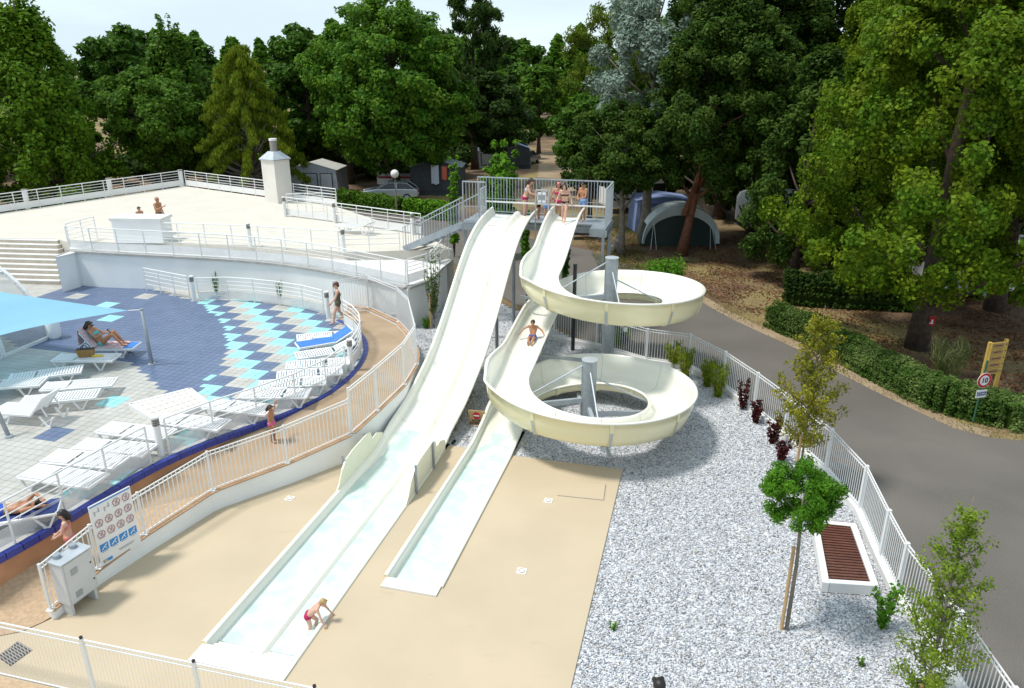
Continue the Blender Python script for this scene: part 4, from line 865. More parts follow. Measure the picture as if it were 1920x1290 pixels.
# far wood: individual trees sharing a few crowns
far0 = tree('distant round tree closing the dirt track', at(1.5, 118), 15, 11, 'round', 'lf_deep', 7000, .42, .28, low=.05, group='distant trees of the wood')
far1 = tree('distant pointed tree right of the dirt track', at(9.5, 112), 15, 10, 'cone', 'lf_bright', 7000, .42, .28, low=.03, group='distant trees of the wood')
fx = [(-62, 80, 1.0, 'far tree at the left edge behind the maple'), (-52, 88, 1.05, 'far tree between the left maple and dark crowned tree'), (-44, 95, 1.0, 'far tree behind the round dark crowned tree'), (-32, 92, .92, 'far tree behind the spiky leaders'), (-23, 96, .96, 'far tree seen over the golden cedar'), (-13, 98, 1.1, 'far tree hidden behind the huge broadleaf'), (-6, 105, 1.0, 'far tree behind the black green pine'), (16, 95, 1.1, 'far tree behind the yellow green pine'), (25, 85, 1.15, 'far tree behind the eucalyptus'), (34, 76, 1.1, 'far tree behind the dense dark conifer'), (36, 60, 1.15, 'far tree behind the top right corner tree'), (42, 48, 1.1, 'far tree beyond the right edge caravan'), (-58, 62, .95, 'far tree at the left edge over the railing'), (-3, 130, 1.0, 'far tree left of the dirt track end'), (-48, 120, 1.0, 'farthest left tree of the wood'), (-30, 128, 1.0, 'farthest tree behind the cedar gap'), (14, 135, 1.05, 'farthest tree right of the sky gap'), (-45, 76, .8, 'low far tree left of the round dark crowned tree'), (-29, 80, .75, 'low far tree under the spiky leaders'), (-22, 84, .8, 'low far tree left of the dark tree by the cedar'), (-15, 82, .8, 'low far tree in shade behind the silver car'), (-9, 80, .75, 'low far tree in shade behind the pale caravan'), (-4, 88, .8, 'low far tree behind the tarpaulin shelter'), (8, 84, .8, 'low far tree right of the dirt track in shade'), (13, 72, .8, 'low far tree behind the dome tent'), (19, 62, .85, 'low far tree behind the conifers'), (27, 52, .9, 'low far tree behind the right edge sweet gum'), (-50, 70, .8, 'low far tree behind the far left terrace railing'), (30, 42, .8, 'low far tree right of the white caravan'), (-38, 64, .62, 'low dark tree behind the pale shrub at left'), (-31, 69, .6, 'low dark tree between the wooden chairs and the wood'), (-12, 74, .7, 'low dark tree behind the grey saloon car')]
fx += [(-95+i*9.5, 150+(i*37 % 23), .95+.04*(i % 4), '%s tree from the left in the most distant skyline row' % w_) for i, w_ in enumerate('first second third fourth fifth sixth seventh eighth ninth tenth eleventh twelfth thirteenth fourteenth fifteenth sixteenth seventeenth eighteenth'.split())]
for i, (x, y, s, l) in enumerate(fx):
    c = copy_tree((far0, far1)[i % 2]); c.location = at(x, y); c.rotation_euler.z = i*1.7; c.scale = (s*1.05, s*1.05, s*(.92+.05*(i % 3))*(1 if (i < 17 or y > 140) else .72)); c['label'] = l
# dark understorey between the trunks
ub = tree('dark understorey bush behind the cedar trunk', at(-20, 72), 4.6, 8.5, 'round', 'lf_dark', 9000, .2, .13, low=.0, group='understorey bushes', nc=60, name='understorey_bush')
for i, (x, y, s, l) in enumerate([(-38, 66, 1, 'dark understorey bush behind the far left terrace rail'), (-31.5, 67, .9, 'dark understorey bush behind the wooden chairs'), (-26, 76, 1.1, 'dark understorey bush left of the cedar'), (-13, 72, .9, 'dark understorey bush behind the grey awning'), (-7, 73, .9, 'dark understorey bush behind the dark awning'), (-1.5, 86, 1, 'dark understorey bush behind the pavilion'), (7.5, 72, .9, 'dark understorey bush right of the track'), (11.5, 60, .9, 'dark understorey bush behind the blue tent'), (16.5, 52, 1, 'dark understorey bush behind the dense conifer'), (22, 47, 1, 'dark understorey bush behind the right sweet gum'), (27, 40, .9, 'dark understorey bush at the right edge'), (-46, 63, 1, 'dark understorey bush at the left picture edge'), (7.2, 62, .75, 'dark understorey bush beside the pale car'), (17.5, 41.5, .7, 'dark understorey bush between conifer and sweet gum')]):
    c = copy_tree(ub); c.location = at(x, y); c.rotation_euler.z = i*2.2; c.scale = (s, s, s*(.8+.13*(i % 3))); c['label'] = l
# hedges
def hedge(label, path, w, h, n, leaf, L=.06, Wd=.04, step=.25, name='hedge', grp=None, mats=None):
    pts = resample(path, step=step); t = thing(name, label, 'hedge', pts[0], group=grp); C = []; Rd = []
    core = MB(); core.wall(pts, w*.5, 0, [p.z+h*.72 for p in pts], [p.z for p in pts]); core.build('dark_core', 'lf_dark', t)  # solid dark core added inside the hedge, blocks seeing through the leaves
    for i, p in enumerate(pts):
        d = (pts[min(i+1, len(pts)-1)]-pts[max(i-1, 0)]).normalized(); nn = Vector((-d.y, d.x, 0))
        for k in range(13):
            a = math.pi*k/12; e = 1+.07*math.sin(i*.7+k*.4)+.06*rng.normal(); cs, sn = math.cos(a), math.sin(a); q = p+nn*(w*.5*math.copysign(abs(cs)**.55, cs)*e*.86)+Vector((0, 0, h*(.10+.80*sn**.75*e)))
            C.append(q); Rd.append([w*.11+.05]*3)
    C = np.array([tuple(q) for q in C]); V, Fq = leafmesh(C, np.array(Rd), n, L, Wd, C.mean(0)*[1, 1, 0], .5, .9); npmesh('foliage', V, Fq, leaf, t); return t
hp = [G(u, v, -.06) for u, v in [(1440, 615), (1500, 640), (1560, 672), (1657, 728), (1760, 778), (1862, 800)]]
hedge('trimmed leafy hedge following the far side of the road', [p+Vector((.35, .35, 0)) for p in hp], 1.0, 1.0, 60000, 'lf_hedge', .038, .026)
hedge('rounded hedge shrub right of the speed limit sign', [G(1880, 800, -.06), G(1925, 790, -.06)], .9, .9, 8000, 'lf_hedge', .038, .026)
hedge('dark shaded hedge behind the roadside hedge', [Vector((12.3, 32.2, -.06)), Vector((14.5, 31.6, -.06)), Vector((17.5, 31.2, -.09))], 1.0, 1.5, 16000, 'lf_dark', .07, .045)
hedge('shaggy bush hedge between terrace and grey car', [G(648, 377, -.06)+Vector((0, -2, 0)), G(705, 386, -.06)+Vector((0, -2, 0)), G(760, 392, -.06)+Vector((0, -2, 0))], 1.2, 1.2, 11000, 'lf_olive', .11, .07)
hedge('bright green bush hedge left of the metal stairs', [G(772, 393, -.06)+Vector((0, -2, 0)), G(850, 400, -.06)+Vector((0, -2, 0))], 1.2, 1.12, 9000, 'lf_lime', .11, .07)
# small plants
def shrub(label, p, h, w, n, leaf, L, Wd, kind='bush', name='shrub', stems=6, cat='shrub', trunk='bark', grp=None, stake=False, low=.0, au=0.):
    p = Vector(p); t = thing(name, label, cat, p, group=grp); P = np.array(p); C = []; Rd = []; mb = MB()
    if kind == 'spire':
        mb.tube([tuple(p+Vector((.02*math.sin(k*1.3), .02*math.cos(k), h*k/6))) for k in range(7)], [.035*(1-k/6.6) for k in range(7)], 7)
        for i in range(stems):
            f = low+(1-low)*(i/stems)**1.05; ln = w*.5*(min(1, (f-low)*6+.45))*(1-f)**.62*rng.uniform(.75, 1.1)+.10; a = i*2.4+rng.uniform(-.4, .4); b0_ = P+np.array([0, 0, h*f*.93]); top = b0_+np.array([ln*math.cos(a), ln*math.sin(a), ln*rng.uniform(.7, 1.3)])
            mb.tube([tuple(b0_), tuple((b0_+top)/2+np.array([0, 0, -.05*ln])), tuple(top)], [.013, .009, .004], 5)
            for g_ in np.linspace(.25, 1, 5): cr = .10+.05*w*(1-f); C.append(b0_*(1-g_)+top*g_+rng.normal(size=3)*.03); Rd.append([cr, cr, cr*1.15])
        stems = 0
    for i in range(stems):
        a = i*2.4; r = w*.5*rng.uniform(.2, .9)
        if kind == 'column': r *= .75
        top = P+np.array([r*math.cos(a), r*math.sin(a), h*rng.uniform(.68, 1.0) if i else h])
        b0_ = P+np.array([0, 0, h*low]); ms = (b0_+top)/2+np.array([r*math.cos(a)*.3, r*math.sin(a)*.3, 0])
        mb.tube([tuple(b0_), tuple(ms), tuple(top)], [.012*h**.5, .009*h**.5, .004], 5)
        for f in np.linspace(.22 if kind != 'bush' else .1, 1, 9):
            q = b0_*(1-f)**2+2*ms*f*(1-f)+top*f*f; cr = (w*.17 if kind != 'column' else w*.13*(1.15-.6*f)); C.append(q+rng.normal(size=3)*cr*.25); Rd.append([cr, cr, cr*1.1])
    if low and kind != 'spire': mb.tube([tuple(p), tuple(p+Vector((0, 0, h*low*1.1)))], [.035, .025], 8)
    mb.build('stems', trunk, t, smooth=True); V, Fq = leafmesh(C, Rd, n, L, Wd, P+np.array([0, 0, h*.5]), .3, .9, axis_up=au, shell=.5); npmesh('leaves', V, Fq, leaf, t)
    if stake: MB().cyl(p+Vector((-.12, -.08, -.05)), stake, .035, 8).build('stake', 'wood_light', t); MB().box(p+Vector((-.06, -.04, stake*.86)), (.2, .08, .04)).build('tie', 'rubber', t)
    return t
def gv(u, v, dz=0): p = G(u, v, 0); p.z = gz(p.x, p.y)+dz; return p
BG = 'bamboo clumps by the fence'
for u, v, h, l in [(1263, 686, .95, 'yellow green bamboo clump farthest along the fence'), (1284, 706, 1.05, 'slim upright yellow green bamboo clump, second from the far end'), (1325, 722, .95, 'yellow green bamboo clump, third along the fence'), (1345, 742, 1.05, 'yellow green bamboo clump nearest the red leaved shrubs')]:
    shrub(l, gv(u, v), h, .62, 1500, 'lf_bamboo', .07, .012, 'bush', 'bamboo_clump', 12, 'bamboo', 'wood_light', BG, au=.5)
for u, v, h, l in [(1392, 765, 1.0, 'dark red leaved shrub nearest the bamboo'), (1417, 790, .75, 'small dark red shrub against the fence kerb'), (1450, 830, .95, 'upright dark red shrub beside the golden tree'), (1465, 862, .6, 'low dark red shrub at the foot of the golden tree')]:
    shrub(l, gv(u, v), h, .5, 420, 'lf_red', .045, .03, 'bush', 'red_shrub', 5, 'shrub', 'bark', 'dark red shrubs along the fence')
shrub('slender golden leaved tree with a wooden stake by the fence', gv(1495, 908), 4.8, 1.85, 7500, 'lf_yellow', .036, .022, 'spire', 'young_tree', 52, 'tree', 'bark_grey', low=.24, stake=1.5)
shrub('leafy upright young tree in the bottom right corner', gv(1727, 1322), 4.05, 1.25, 7000, 'lf_corner', .030, .017, 'spire', 'young_tree', 50, 'tree', 'bark_grey', low=.06, stake=.6)
shrub('thin trailing shrub beside the slatted bench', gv(1655, 1175), 1.0, .5, 600, 'lf_fresh', .04, .025, 'bush', 'shrub', 5)
shrub('small locust tree with a round bright green crown and stake', gv(1475, 1178), .4, .1, 10, 'lf_fresh', .05, .02, 'bush', 'young_tree', 1, 'tree', 'bark_grey')
lt = bpy.data.objects[[o.name for o in bpy.data.objects if o.get('label', '').startswith('small locust')][0]]
lp_ = Vector(lt.location); C = []; Rd = []
top = GY(1508, 925, lp_.y+.05)
for i in range(75):
    d = rng.normal(size=3); d /= np.linalg.norm(d); C.append(np.array(top)+d*np.array([.70, .70, .60])*rng.uniform(.3, 1)**.5); Rd.append([.15, .15, .13])
V, Fq = leafmesh(C, Rd, 17000, .034, .0135, np.array(top), .4, .9, hang=.35); npmesh('crown', V, Fq, 'lf_fresh', lt)
mb = MB(); mb.tube([lp_, lp_.lerp(top, .5)+Vector((.03, 0, 0)), lp_.lerp(top, .85), top], [.04, .035, .03, .02], 8)
for i in range(8): mb.tube([lp_.lerp(top, .85), C[i]], [.018, .006], 5)
mb.build('trunk', 'bark_grey', lt, smooth=True); MB().tube([lp_+Vector((-.09, .02, 0)), lp_.lerp(top, .62)+Vector((-.05, .02, 0))], .035, 8).build('stake', 'wood_light', lt)
shrub('sparse young tree tied to a stake by the retaining wall', gv(815, 632), 3.2, 1.0, 900, 'lf_olive', .045, .028, 'column', 'young_tree', 9, 'tree', 'bark_grey', low=.1, stake=1.5)
shrub('tuft of green grass at the foot of the staked young tree', gv(800, 632), .4, .5, 350, 'lf_lime', .12, .008, 'bush', 'grass_tuft', 8, 'grass tuft', 'lf_lime', au=.7)
shrub('rounded bright green bush beside the road beyond the upper loop', Vector((6.9, 33.6, -.05)), 1.5, 2.6, 5200, 'lf_fresh', .085, .035, 'bush', 'shrub', 14)
shrub('narrow dark evergreen between the two slides', gv(975, 560)+Vector((.3, 4.5, 0)), 3.2, 1.0, 3600, 'lf_fresh', .06, .04, 'column', 'evergreen_shrub', 10)
shrub('climbing evergreen on the dark post under the upper chute', gv(1058, 560)+Vector((.1, 1.4, 0)), 3.1, .7, 2000, 'lf_deep', .06, .04, 'column', 'evergreen_shrub', 8)
shrub('leafy green shrub growing behind the platform railing', Vector((-.7, 40.5, -.05)), 6.2, 3.0, 7500, 'lf_lime', .12, .08, 'column', 'young_tree', 12, 'tree', 'bark')
shrub('slim green shoots left of the platform cage', Vector((-3.2, 40.5, -.05)), 5.4, 1.1, 2200, 'lf_lime', .11, .07, 'column', 'young_tree', 7, 'tree', 'bark')
shrub('red leaved shrub beside the chimney railing', Vector((-17.0, 53.5, -.08)), 1.9, 3.0, 3200, 'lf_redshrub', .09, .05, 'bush', 'shrub', 12)
shrub('grey green shrub behind the right terrace railing', Vector((-13.8, 52.5, -.08)), 1.5, 2.2, 2000, 'lf_euc', .08, .05, 'bush', 'shrub', 10)
shrub('pale shrub behind the far left terrace railing', Vector((-28.5, 48.6, -.08)), 2.6, 2.6, 2600, 'lf_olive', .11, .07, 'bush', 'shrub', 10)
shrub('variegated grass clump behind the roadside hedge', G(1790, 745, -.06)+Vector((.2, 1.0, 0)), 1.5, 1.3, 900, 'lf_varieg', .22, .016, 'bush', 'grass_clump', 14, 'grass', 'lf_varieg', au=.55)
shrub('small weed growing in the gravel near the beige deck', gv(1150, 1178), .16, .22, 70, 'lf_fresh', .04, .012, 'bush', 'weed', 4, 'weed', 'lf_fresh', au=.4)
shrub('small weed in the gravel below the locust tree', gv(1615, 1245), .16, .22, 70, 'lf_olive', .04, .012, 'bush', 'weed', 4, 'weed', 'lf_olive', au=.4)
shrub('leafy perennial at the far fence behind the upper loop', gv(1165, 640), .5, 1.2, 900, 'lf_fresh', .07, .02, 'bush', 'shrub', 9, au=.4)
for u, v, h, l in [(325, 545, .9, 'reed like plant at the wall behind the short sloping rail'), (400, 556, .95, 'reed like plant at the wall behind the checkered deck rail'), (520, 565, .8, 'reed like plant at the wall right of the deck rail middle')]:
    p = G(u, v, DZ)+Vector((0, .35, 0)); shrub(l, p, h, .4, 130, 'lf_olive', .14, .008, 'bush', 'reed_plant', 7, 'plant', 'lf_olive', 'reed plants along the retaining wall', au=.7)
# grass along the verge and leaf litter under the trees
def scatter(n, poly, L, Wd, leaf, name, label, cat, z=-.05, au=.7, flat=False):
    x0, x1 = min(p[0] for p in poly), max(p[0] for p in poly); y0, y1 = min(p[1] for p in poly), max(p[1] for p in poly)
    x = rng.uniform(x0, x1, n*3); y = rng.uniform(y0, y1, n*3); k = npin(poly, x, y); 
    cl = np.sin(x*1.7+np.sin(y*.9)*2)*np.cos(y*1.3+np.sin(x*.7)*2)+rng.uniform(-1, 1, len(x))*.9
    k &= cl > -.1; x, y = x[k][:n], y[k][:n]; n = len(x)
    P = np.stack([x, y, np.full(n, z)], 1); a = norm(rng.normal(size=(n, 3))*[1, 1, .15 if flat else .4]+np.array([0, 0, 0 if flat else 1.0])); b = norm(np.cross(a, rng.normal(size=(n, 3)) if not flat else np.tile([0, 0, 1.], (n, 1))+rng.normal(size=(n, 3))*.5)); s = rng.uniform(.5, 1.4, (n, 1))
    V = np.stack([P, P+a*L*s*.5+b*Wd*s, P+a*L*s, P+a*L*s*.5-b*Wd*s], 1).reshape(-1, 3); V[:, 2] += .012
    tag(npmesh(name, V, np.arange(n*4).reshape(n, 4), leaf), label, cat, kind='stuff')
vg = [(p.x, p.y) for p in off_line([Vector((p.x, p.y, 0)) for p in RE], .05)]+[(p.x+.9, p.y+.75) for p in reversed(RE)]
scatter(26000, vg, .09, .008, 'grass', 'verge_grass', 'thin dry grass between road and hedge', 'grass')
lit = [(RE[8].x, RE[8].y+.5), (6.2, 36.5), (4.8, 41.5), (4.6, 47), (18, 46), (24, 34), (24, 22), (16, 21), (11, 28.5)]
scatter(30000, lit, .10, .035, 'litter', 'leaf_litter', 'brown leaf litter under the trees at right', 'leaf litter', flat=True)
scatter(9000, [(4.6, 38), (4.2, 48), (8.5, 48), (7.2, 37.5)], .12, .010, 'grass', 'dry_grass', 'dry yellowish grass beside the platform', 'grass')
# ================================================================== LOUNGERS
def make_lounger(raise_=0., frame='white_plastic', bed='white_plastic'):
    t = thing('sun_lounger', 'x', 'sun lounger'); hx = -.28; ln = .68
    c, s = math.cos(raise_), math.sin(raise_); top = lambda u: Vector((hx-u*c, 0, .34+u*s)); nn = Vector((s, 0, c)) if raise_ else Vector((0, 0, 1))
    for y in (-.31, .31):
        MB().bar((hx, y, .31), (.93, y, .31), .06, .07).build('side_frame', frame, t, bevel=.012)
        o = MB().bar(top(0)+Vector((0, y, -.03)), top(ln)+Vector((0, y, -.03)), .055, .05).build('back_frame', frame, t, bevel=.012)
    MB().bar((.93, -.34, .31), (.93, .34, .31), .06, .07).build('foot_bar', frame, t, bevel=.012); MB().bar(top(ln)+Vector((0, -.33, -.02)), top(ln)+Vector((0, .33, -.02)), .06, .07).build('head_bar', frame, t, bevel=.012)
    m_ = MB(); 
    if bed == frame:
        n = 15
        for i in range(n): m_.box((hx+.05+i*(.93-hx-.08)/n+.03, 0, .345+.012*math.sin(i/n*3.1)), (.050, .58, .016))
        stuff(m_.build('slats', bed, t)); m_ = MB()
        for i in range(8): 
            p = top(.06+i*.08); m_.bar(p+Vector((0, -.28, 0))+nn*.005, p+Vector((0, .28, 0))+nn*.005, .06, .014, up=nn)
        stuff(m_.build('backrest', bed, t))
    else:
        m_.box(((hx+.93)/2, 0, .348), (.93-hx, .58, .012)); m_.build('seat_cloth', bed, t); m_ = MB().bar(top(.02)+nn*.01, top(ln)+nn*.01, .58, .012, up=nn); m_.build('back_cloth', bed, t)
    for x, sg in ((-.72, 1), (.55, 1)):
        for y in (-.29, .29):
            m_ = MB(); m_.bar((x-.20, y, .30), (x-.05, y, .012), .05, .045); m_.bar((x+.20, y, .30), (x+.01, y, .012), .05, .045); m_.bar((x-.08, y, .02), (x+.06, y, .02), .055, .04); m_.build('leg', frame, t, bevel=.008)
    if raise_: MB().bar(top(.45)+Vector((0, -.27, -.03)), (hx-.45, -.27, .30), .03, .03).build('back_strut', frame, t); MB().bar(top(.45)+Vector((0, .27, -.03)), (hx-.45, .27, .30), .03, .03).build('back_strut', frame, t)
    else: MB().bar((hx, -.25, .28), (-.9, -.25, .28), .04, .05).build('rear_frame', frame, t); MB().bar((hx, .25, .28), (-.9, .25, .28), .04, .05).build('rear_frame', frame, t)
    return t
LG = make_lounger(); LGR = make_lounger(.85); LGL = make_lounger(.35); LGB = make_lounger(.95, 'white_plastic', 'blue_fabric'); LGB2 = make_lounger(.45, 'white_plastic', 'blue_fabric'); LGN = make_lounger(0., 'white_plastic', 'navy_fabric')
usedL = set(); LOC = {}
def put(proto, hd, ft, label, z=DZ, g='sun loungers on the pool deck'):
    o = proto if proto.name not in usedL else copy_tree(proto); usedL.add(proto.name)
    a, b = G(*hd, z+.33), G(*ft, z+.33); c = (a+b)/2; d = b-a; o.location = (c.x, c.y, z); o.rotation_euler.z = math.atan2(d.y, d.x); o['label'] = label; o['group'] = g; return o
sunb = put(LGB, (152, 648), (254, 648), 'blue fabric lounger under the sunbathing woman')
bagl = put(LG, (114, 670), (212, 670), 'flat white lounger carrying the brown beach bag')
put(LG, (36, 706), (138, 693), 'white lounger in the sail shade nearest the bag lounger')
put(LG, (-32, 722), (64, 716), 'white lounger at the left picture edge in the sail shade')
put(LG, (92, 724), (207, 716), 'white lounger farthest right in the shaded group')
put(LG, (52, 750), (176, 738), 'white lounger behind the one with its back raised')
put(LGR, (112, 772), (0, 764), 'white lounger with raised backrest facing the left edge')
put(LG, (656, 624), (563, 633), 'white lounger at the far end of the right hand row')
put(LGB2, (662, 630), (556, 648), 'blue fabric lounger with tilted backrest in the right hand row')
put(LGL, (656, 652), (563, 666), 'white lounger with tilted back just in front of the blue one')
put(LG, (650, 676), (540, 685), 'flat white lounger third from the blue one in the right row')
put(LG, (634, 694), (525, 704), 'flat white lounger in the right row behind the end bollard')
put(LG, (607, 713), (487, 722), 'flat white lounger above the middle of the lower right railing')
put(LG, (577, 737), (453, 738), 'flat white lounger nearest the navy checker tiles by the railing')
put(LG, (400, 757), (500, 768), 'flat white lounger above the girl with pink bottoms')
put(LG, (312, 784), (410, 796), 'flat white lounger right of the near bollard light')
put(LG, (208, 802), (305, 814), 'flat white lounger left of the near bollard light')
put(LG, (147, 832), (285, 845), 'flat white lounger, third from the near left end of the row')
put(LG, (100, 855), (226, 866), 'flat white lounger, second from the near left end of the row')
put(LG, (64, 884), (176, 900), 'flat white lounger at the near left end of the row')
navl = put(LGN, (68, 955), (-45, 975), 'navy fabric lounger at the lower left picture edge')
put(LGL, (695, 427), (636, 421), 'white lounger alone on the sun terrace', TZ, 'sun loungers on the pool deck')
# tiled hatch frame between the loungers
fr_ = [G(u, v, DZ) for u, v in [(357, 737), (392, 765), (300, 800), (246, 766)]]
t = thing('tiled_hatch', 'raised white framed hatch with cream tiles on the pool deck', 'hatch', fr_[3])
for i in range(4): MB().bar(fr_[i]+Vector((0, 0, .08)), fr_[(i+1) % 4]+Vector((0, 0, .08)), .1, .16).build('frame_bar', 'white_paint', t)
for i in range(5):
    for j in range(9):
        def bl(s, r_): return fr_[3].lerp(fr_[0], r_).lerp(fr_[2].lerp(fr_[1], r_), s)
        e = .045; P = [bl((i+a)/5, (j+b)/9) for a, b in ((e, e), (1-e, e), (1-e, 1-e), (e, 1-e))]; MB().poly(P, DZ+.09, DZ+.14).build('tile', 'offwhite', t)
# ================================================================== SHADE SAIL, ENCLOSURE
pb = G(285, 684, DZ); ptop = pb+Vector((-.02, .02, 1.86))
t = thing('sail_mast', 'grey steel mast standing on the navy tiles', 'mast', pb); MB().tube([pb, ptop], [.06, .045], 12).build('pole', 'galv', t, smooth=True); MB().cyl(pb, .05, .11, 12).build('foot', 'galv_light', t); MB().cyl(ptop, .04, .055, 12).build('cap', 'galv', t)
pb2 = G(17, 820, DZ); t = thing('sail_mast', 'leaning grey steel mast at the left picture edge', 'mast', pb2); MB().tube([pb2, pb2+Vector((-.5, .25, 1.9))], [.055, .045], 12).build('pole', 'galv', t, smooth=True); MB().cyl(pb2, .06, .1, 12).build('foot', 'galv_light', t)
T_ = G(240, 582, 2.68); A_s = G(-330, 470, 3.1); B_s = G(-260, 742, 2.5)
t = thing('shade_sail', 'light blue triangular shade sail above the loungers', 'shade sail', T_)
n = 22; mb = MB(); cen = (T_+A_s+B_s)/3; idx = {}
for i in range(n+1):
    for j in range(n+1-i):
        k_ = n-i-j; a, b, c = i/n, j/n, k_/n; p = T_*a+A_s*b+B_s*c
        pull = (cen-p); f = .9*(a*b*(1-c)**2+b*c*(1-a)**2+a*c*(1-b)**2); p = p+pull*min(.5, f); p.z -= .25*(27*a*b*c)*.5
        idx[i, j] = len(mb.v); mb.v.append(tuple(p))
for i in range(n):
    for j in range(n-i):
        mb.f.append((idx[i, j], idx[i+1, j], idx[i, j+1]))
        if i+j < n-1: mb.f.append((idx[i+1, j], idx[i+1, j+1], idx[i, j+1]))
mb.build('cloth', 'sail', t, smooth=True); MB().tube([T_, ptop], .012, 6).build('rope', 'white_paint', t)
# arched pool enclosure at the left edge
B0 = G(94, 634, DZ); B1 = G(-150, 735, DZ); wd = (B1-B0).normalized(); ad = Vector((wd.y, -wd.x, 0)); ad = ad if ad.x < 0 else -ad
t = thing('pool_enclosure', 'arched frosted pool enclosure at the left edge', 'enclosure', B0)
def arch(s, f, r=1.0): a = f*math.pi*.5; return B0+wd*s+ad*(4.6*(1-math.cos(a)))+Vector((0, 0, 3.3*math.sin(a)*r))
for s in (0.0, 1.9, 3.8, 5.7):
    pts = [arch(s, f) for f in np.linspace(0, 1, 16)]; mb = MB()
    for p, q in zip(pts[:-1], pts[1:]): mb.bar(p, q+(q-p)*.08, .12, .14)
    mb.build('rib', 'white_paint', t)
fs_ = [0, .26, .5, .75, 1]
for k in range(3):
    s0_, s1_ = k*1.9+.08, k*1.9+1.82
    for f0, f1 in zip(fs_[:-1], fs_[1:]):
        mb = MB(); fr2 = np.linspace(f0+.012, f1-.012, 5); mb.ribbon([arch(s0_, f) for f in fr2], [arch(s1_, f) for f in fr2]); mb.build('pane', 'glass_clear' if f0 == 0 else 'frosted', t)
    for f in fs_[1:-1]: MB().bar(arch(s0_-.02, f), arch(s1_+.02, f), .06, .08).build('purlin', 'white_paint', t)
    MB().bar(arch(s0_-.02, 0)+Vector((0, 0, .05)), arch(s1_+.02, 0)+Vector((0, 0, .05)), .1, .1).build('sill', 'white_paint', t)
p = G(104, 634, DZ); tag(MB().tube([p, p+Vector((0, 0, .1)), p+Vector((0, 0, .62)), p+Vector((0, 0, .66))], [.19, .21, .23, .2], 16).build('litter_bin', 'white_plastic', smooth=True), 'round white bin in the sail shade by the enclosure', 'bin')
# ================================================================== TERRACE THINGS
p = G(524, 378, TZ); t = thing('chimney', 'square white chimney with grey steel flue on the terrace', 'chimney', p); rz = math.atan2(-.55, .83)
MB().box(p+Vector((0, 0, 1.2)), (1.1, 1.1, 2.4), rz).build('shaft', 'offwhite', t)
mb = MB(); h1 = .62; h2 = .24; q = []
for hh, z in ((h1, 2.4), (h1, 2.46), (h2, 2.86)):
    for a in range(4): q.append(p+Matrix.Rotation(rz, 3, 'Z')@Vector((hh*(1, -1, -1, 1)[a], hh*(1, 1, -1, -1)[a], z)))
fs = [(3, 2, 1, 0), (8, 9, 10, 11)]
for l in (0, 4):
    for a in range(4): b = (a+1) % 4; fs.append((l+a, l+b, l+4+b, l+4+a))
mb.add(q, fs); mb.build('hood', 'galv_light', t); MB().cyl(p+Vector((0, 0, 2.86)), .58, .2, 16).build('flue', 'lamp_grey', t); MB().cyl(p+Vector((0, 0, 3.44)), .12, .22, 16).build('flue_cap', 'white_paint', t)
a = G(262, 456, TZ); t = thing('service_block', 'white rectangular block with a slab top on the walkway', 'block', a); rz = -.03
MB().box(a+Vector((0, .5, .5)), (2.2, 1.0, 1.0), rz).build('body', 'white_wall', t); MB().box(a+Vector((0, .5, 1.06)), (2.32, 1.12, .12), rz).build('slab', 'white_slab', t)
p = Vector((-8.1, 52.4, -.08)); t = thing('globe_lamp', 'lamp post with a white globe in front of the hedge', 'street lamp', p); MB().tube([p, p+Vector((0, 0, 2.7))], [.06, .045], 10).build('post', 'bark_grey', t); MB().sphere(p+Vector((0, 0, 2.98)), .29, 18, 12).build('globe', 'lamp_globe', t, smooth=True)
# ================================================================== CABINET, RULES BOARD, BENCH, SIGNS
c0, c1 = G(140, 1156, 0), G(188, 1121, 0); dx = (c1-c0).normalized(); dy = Vector((-dx.y, dx.x, 0)); L_ = (c1-c0).length; rz = math.atan2(dx.y, dx.x); cc = (c0+c1)/2+dy*.17
t = thing('control_cabinet', 'grey metal control cabinet standing in front of the ramp fence', 'cabinet', cc)
for o_ in (-.45, .45): MB().box(cc+dx*L_*o_+Vector((0, 0, .15)), (.06, .26, .3), rz).build('leg', 'cabinet', t)
MB().box(cc+Vector((0, 0, .72)), (L_+.06, .34, .92), rz).build('body', 'cabinet', t, bevel=.01); MB().box(cc-dy*.178+Vector((0, 0, .72)), (L_-.02, .016, .88), rz).build('door', 'cabinet', t, bevel=.006)
MB().box(cc+Vector((0, 0, 1.194)), (L_+.1, .4, .025), rz).build('lid', 'galv_light', t)
for dz in (.42, .93): MB().box(cc-dy*.19+dx*(-.1)+Vector((0, 0, dz)), (.14, .012, .13), rz).build('vent', 'galv', t)
for dz in (.5, .88): MB().cyl(cc-dy*.195+dx*(L_*.43)+Vector((0, 0, dz)), .03, .012, 8).build('lock', 'dark_steel', t)
for o_ in (-.3, .3): MB().tube([cc+dx*L_*o_+dy*.1+Vector((0, 0, 1.2)), cc+dx*L_*o_+dy*.1+Vector((0, 0, 1.28))], .07, 10).build('cable_gland', 'galv', t)
s0_ = G(183, 1062, .30); s1_ = G(256, 1012, .38); dx = (s1_-s0_); dx.z = 0; Lb = dx.length; dx.normalize(); dy = Vector((-dx.y, dx.x, 0)); rz = math.atan2(dx.y, dx.x); Hb = 1.42
t = thing('rules_board', 'white bathing rules board with pictograms fixed to the ramp fence', 'sign', s0_)
org = s0_-dy*.15
MB().poly([org, org+dx*Lb, org+dx*Lb+dy*.02, org+dy*.02], .34, .34+Hb).build('panel', 'sign_white', t)
bm = Matrix((dx, Vector((0, 0, 1)), -dy)).transposed()
def onb(x, y, out=.006): return org+dx*(x*Lb)+Vector((0, 0, .34-org.z+y*Hb))-dy*out
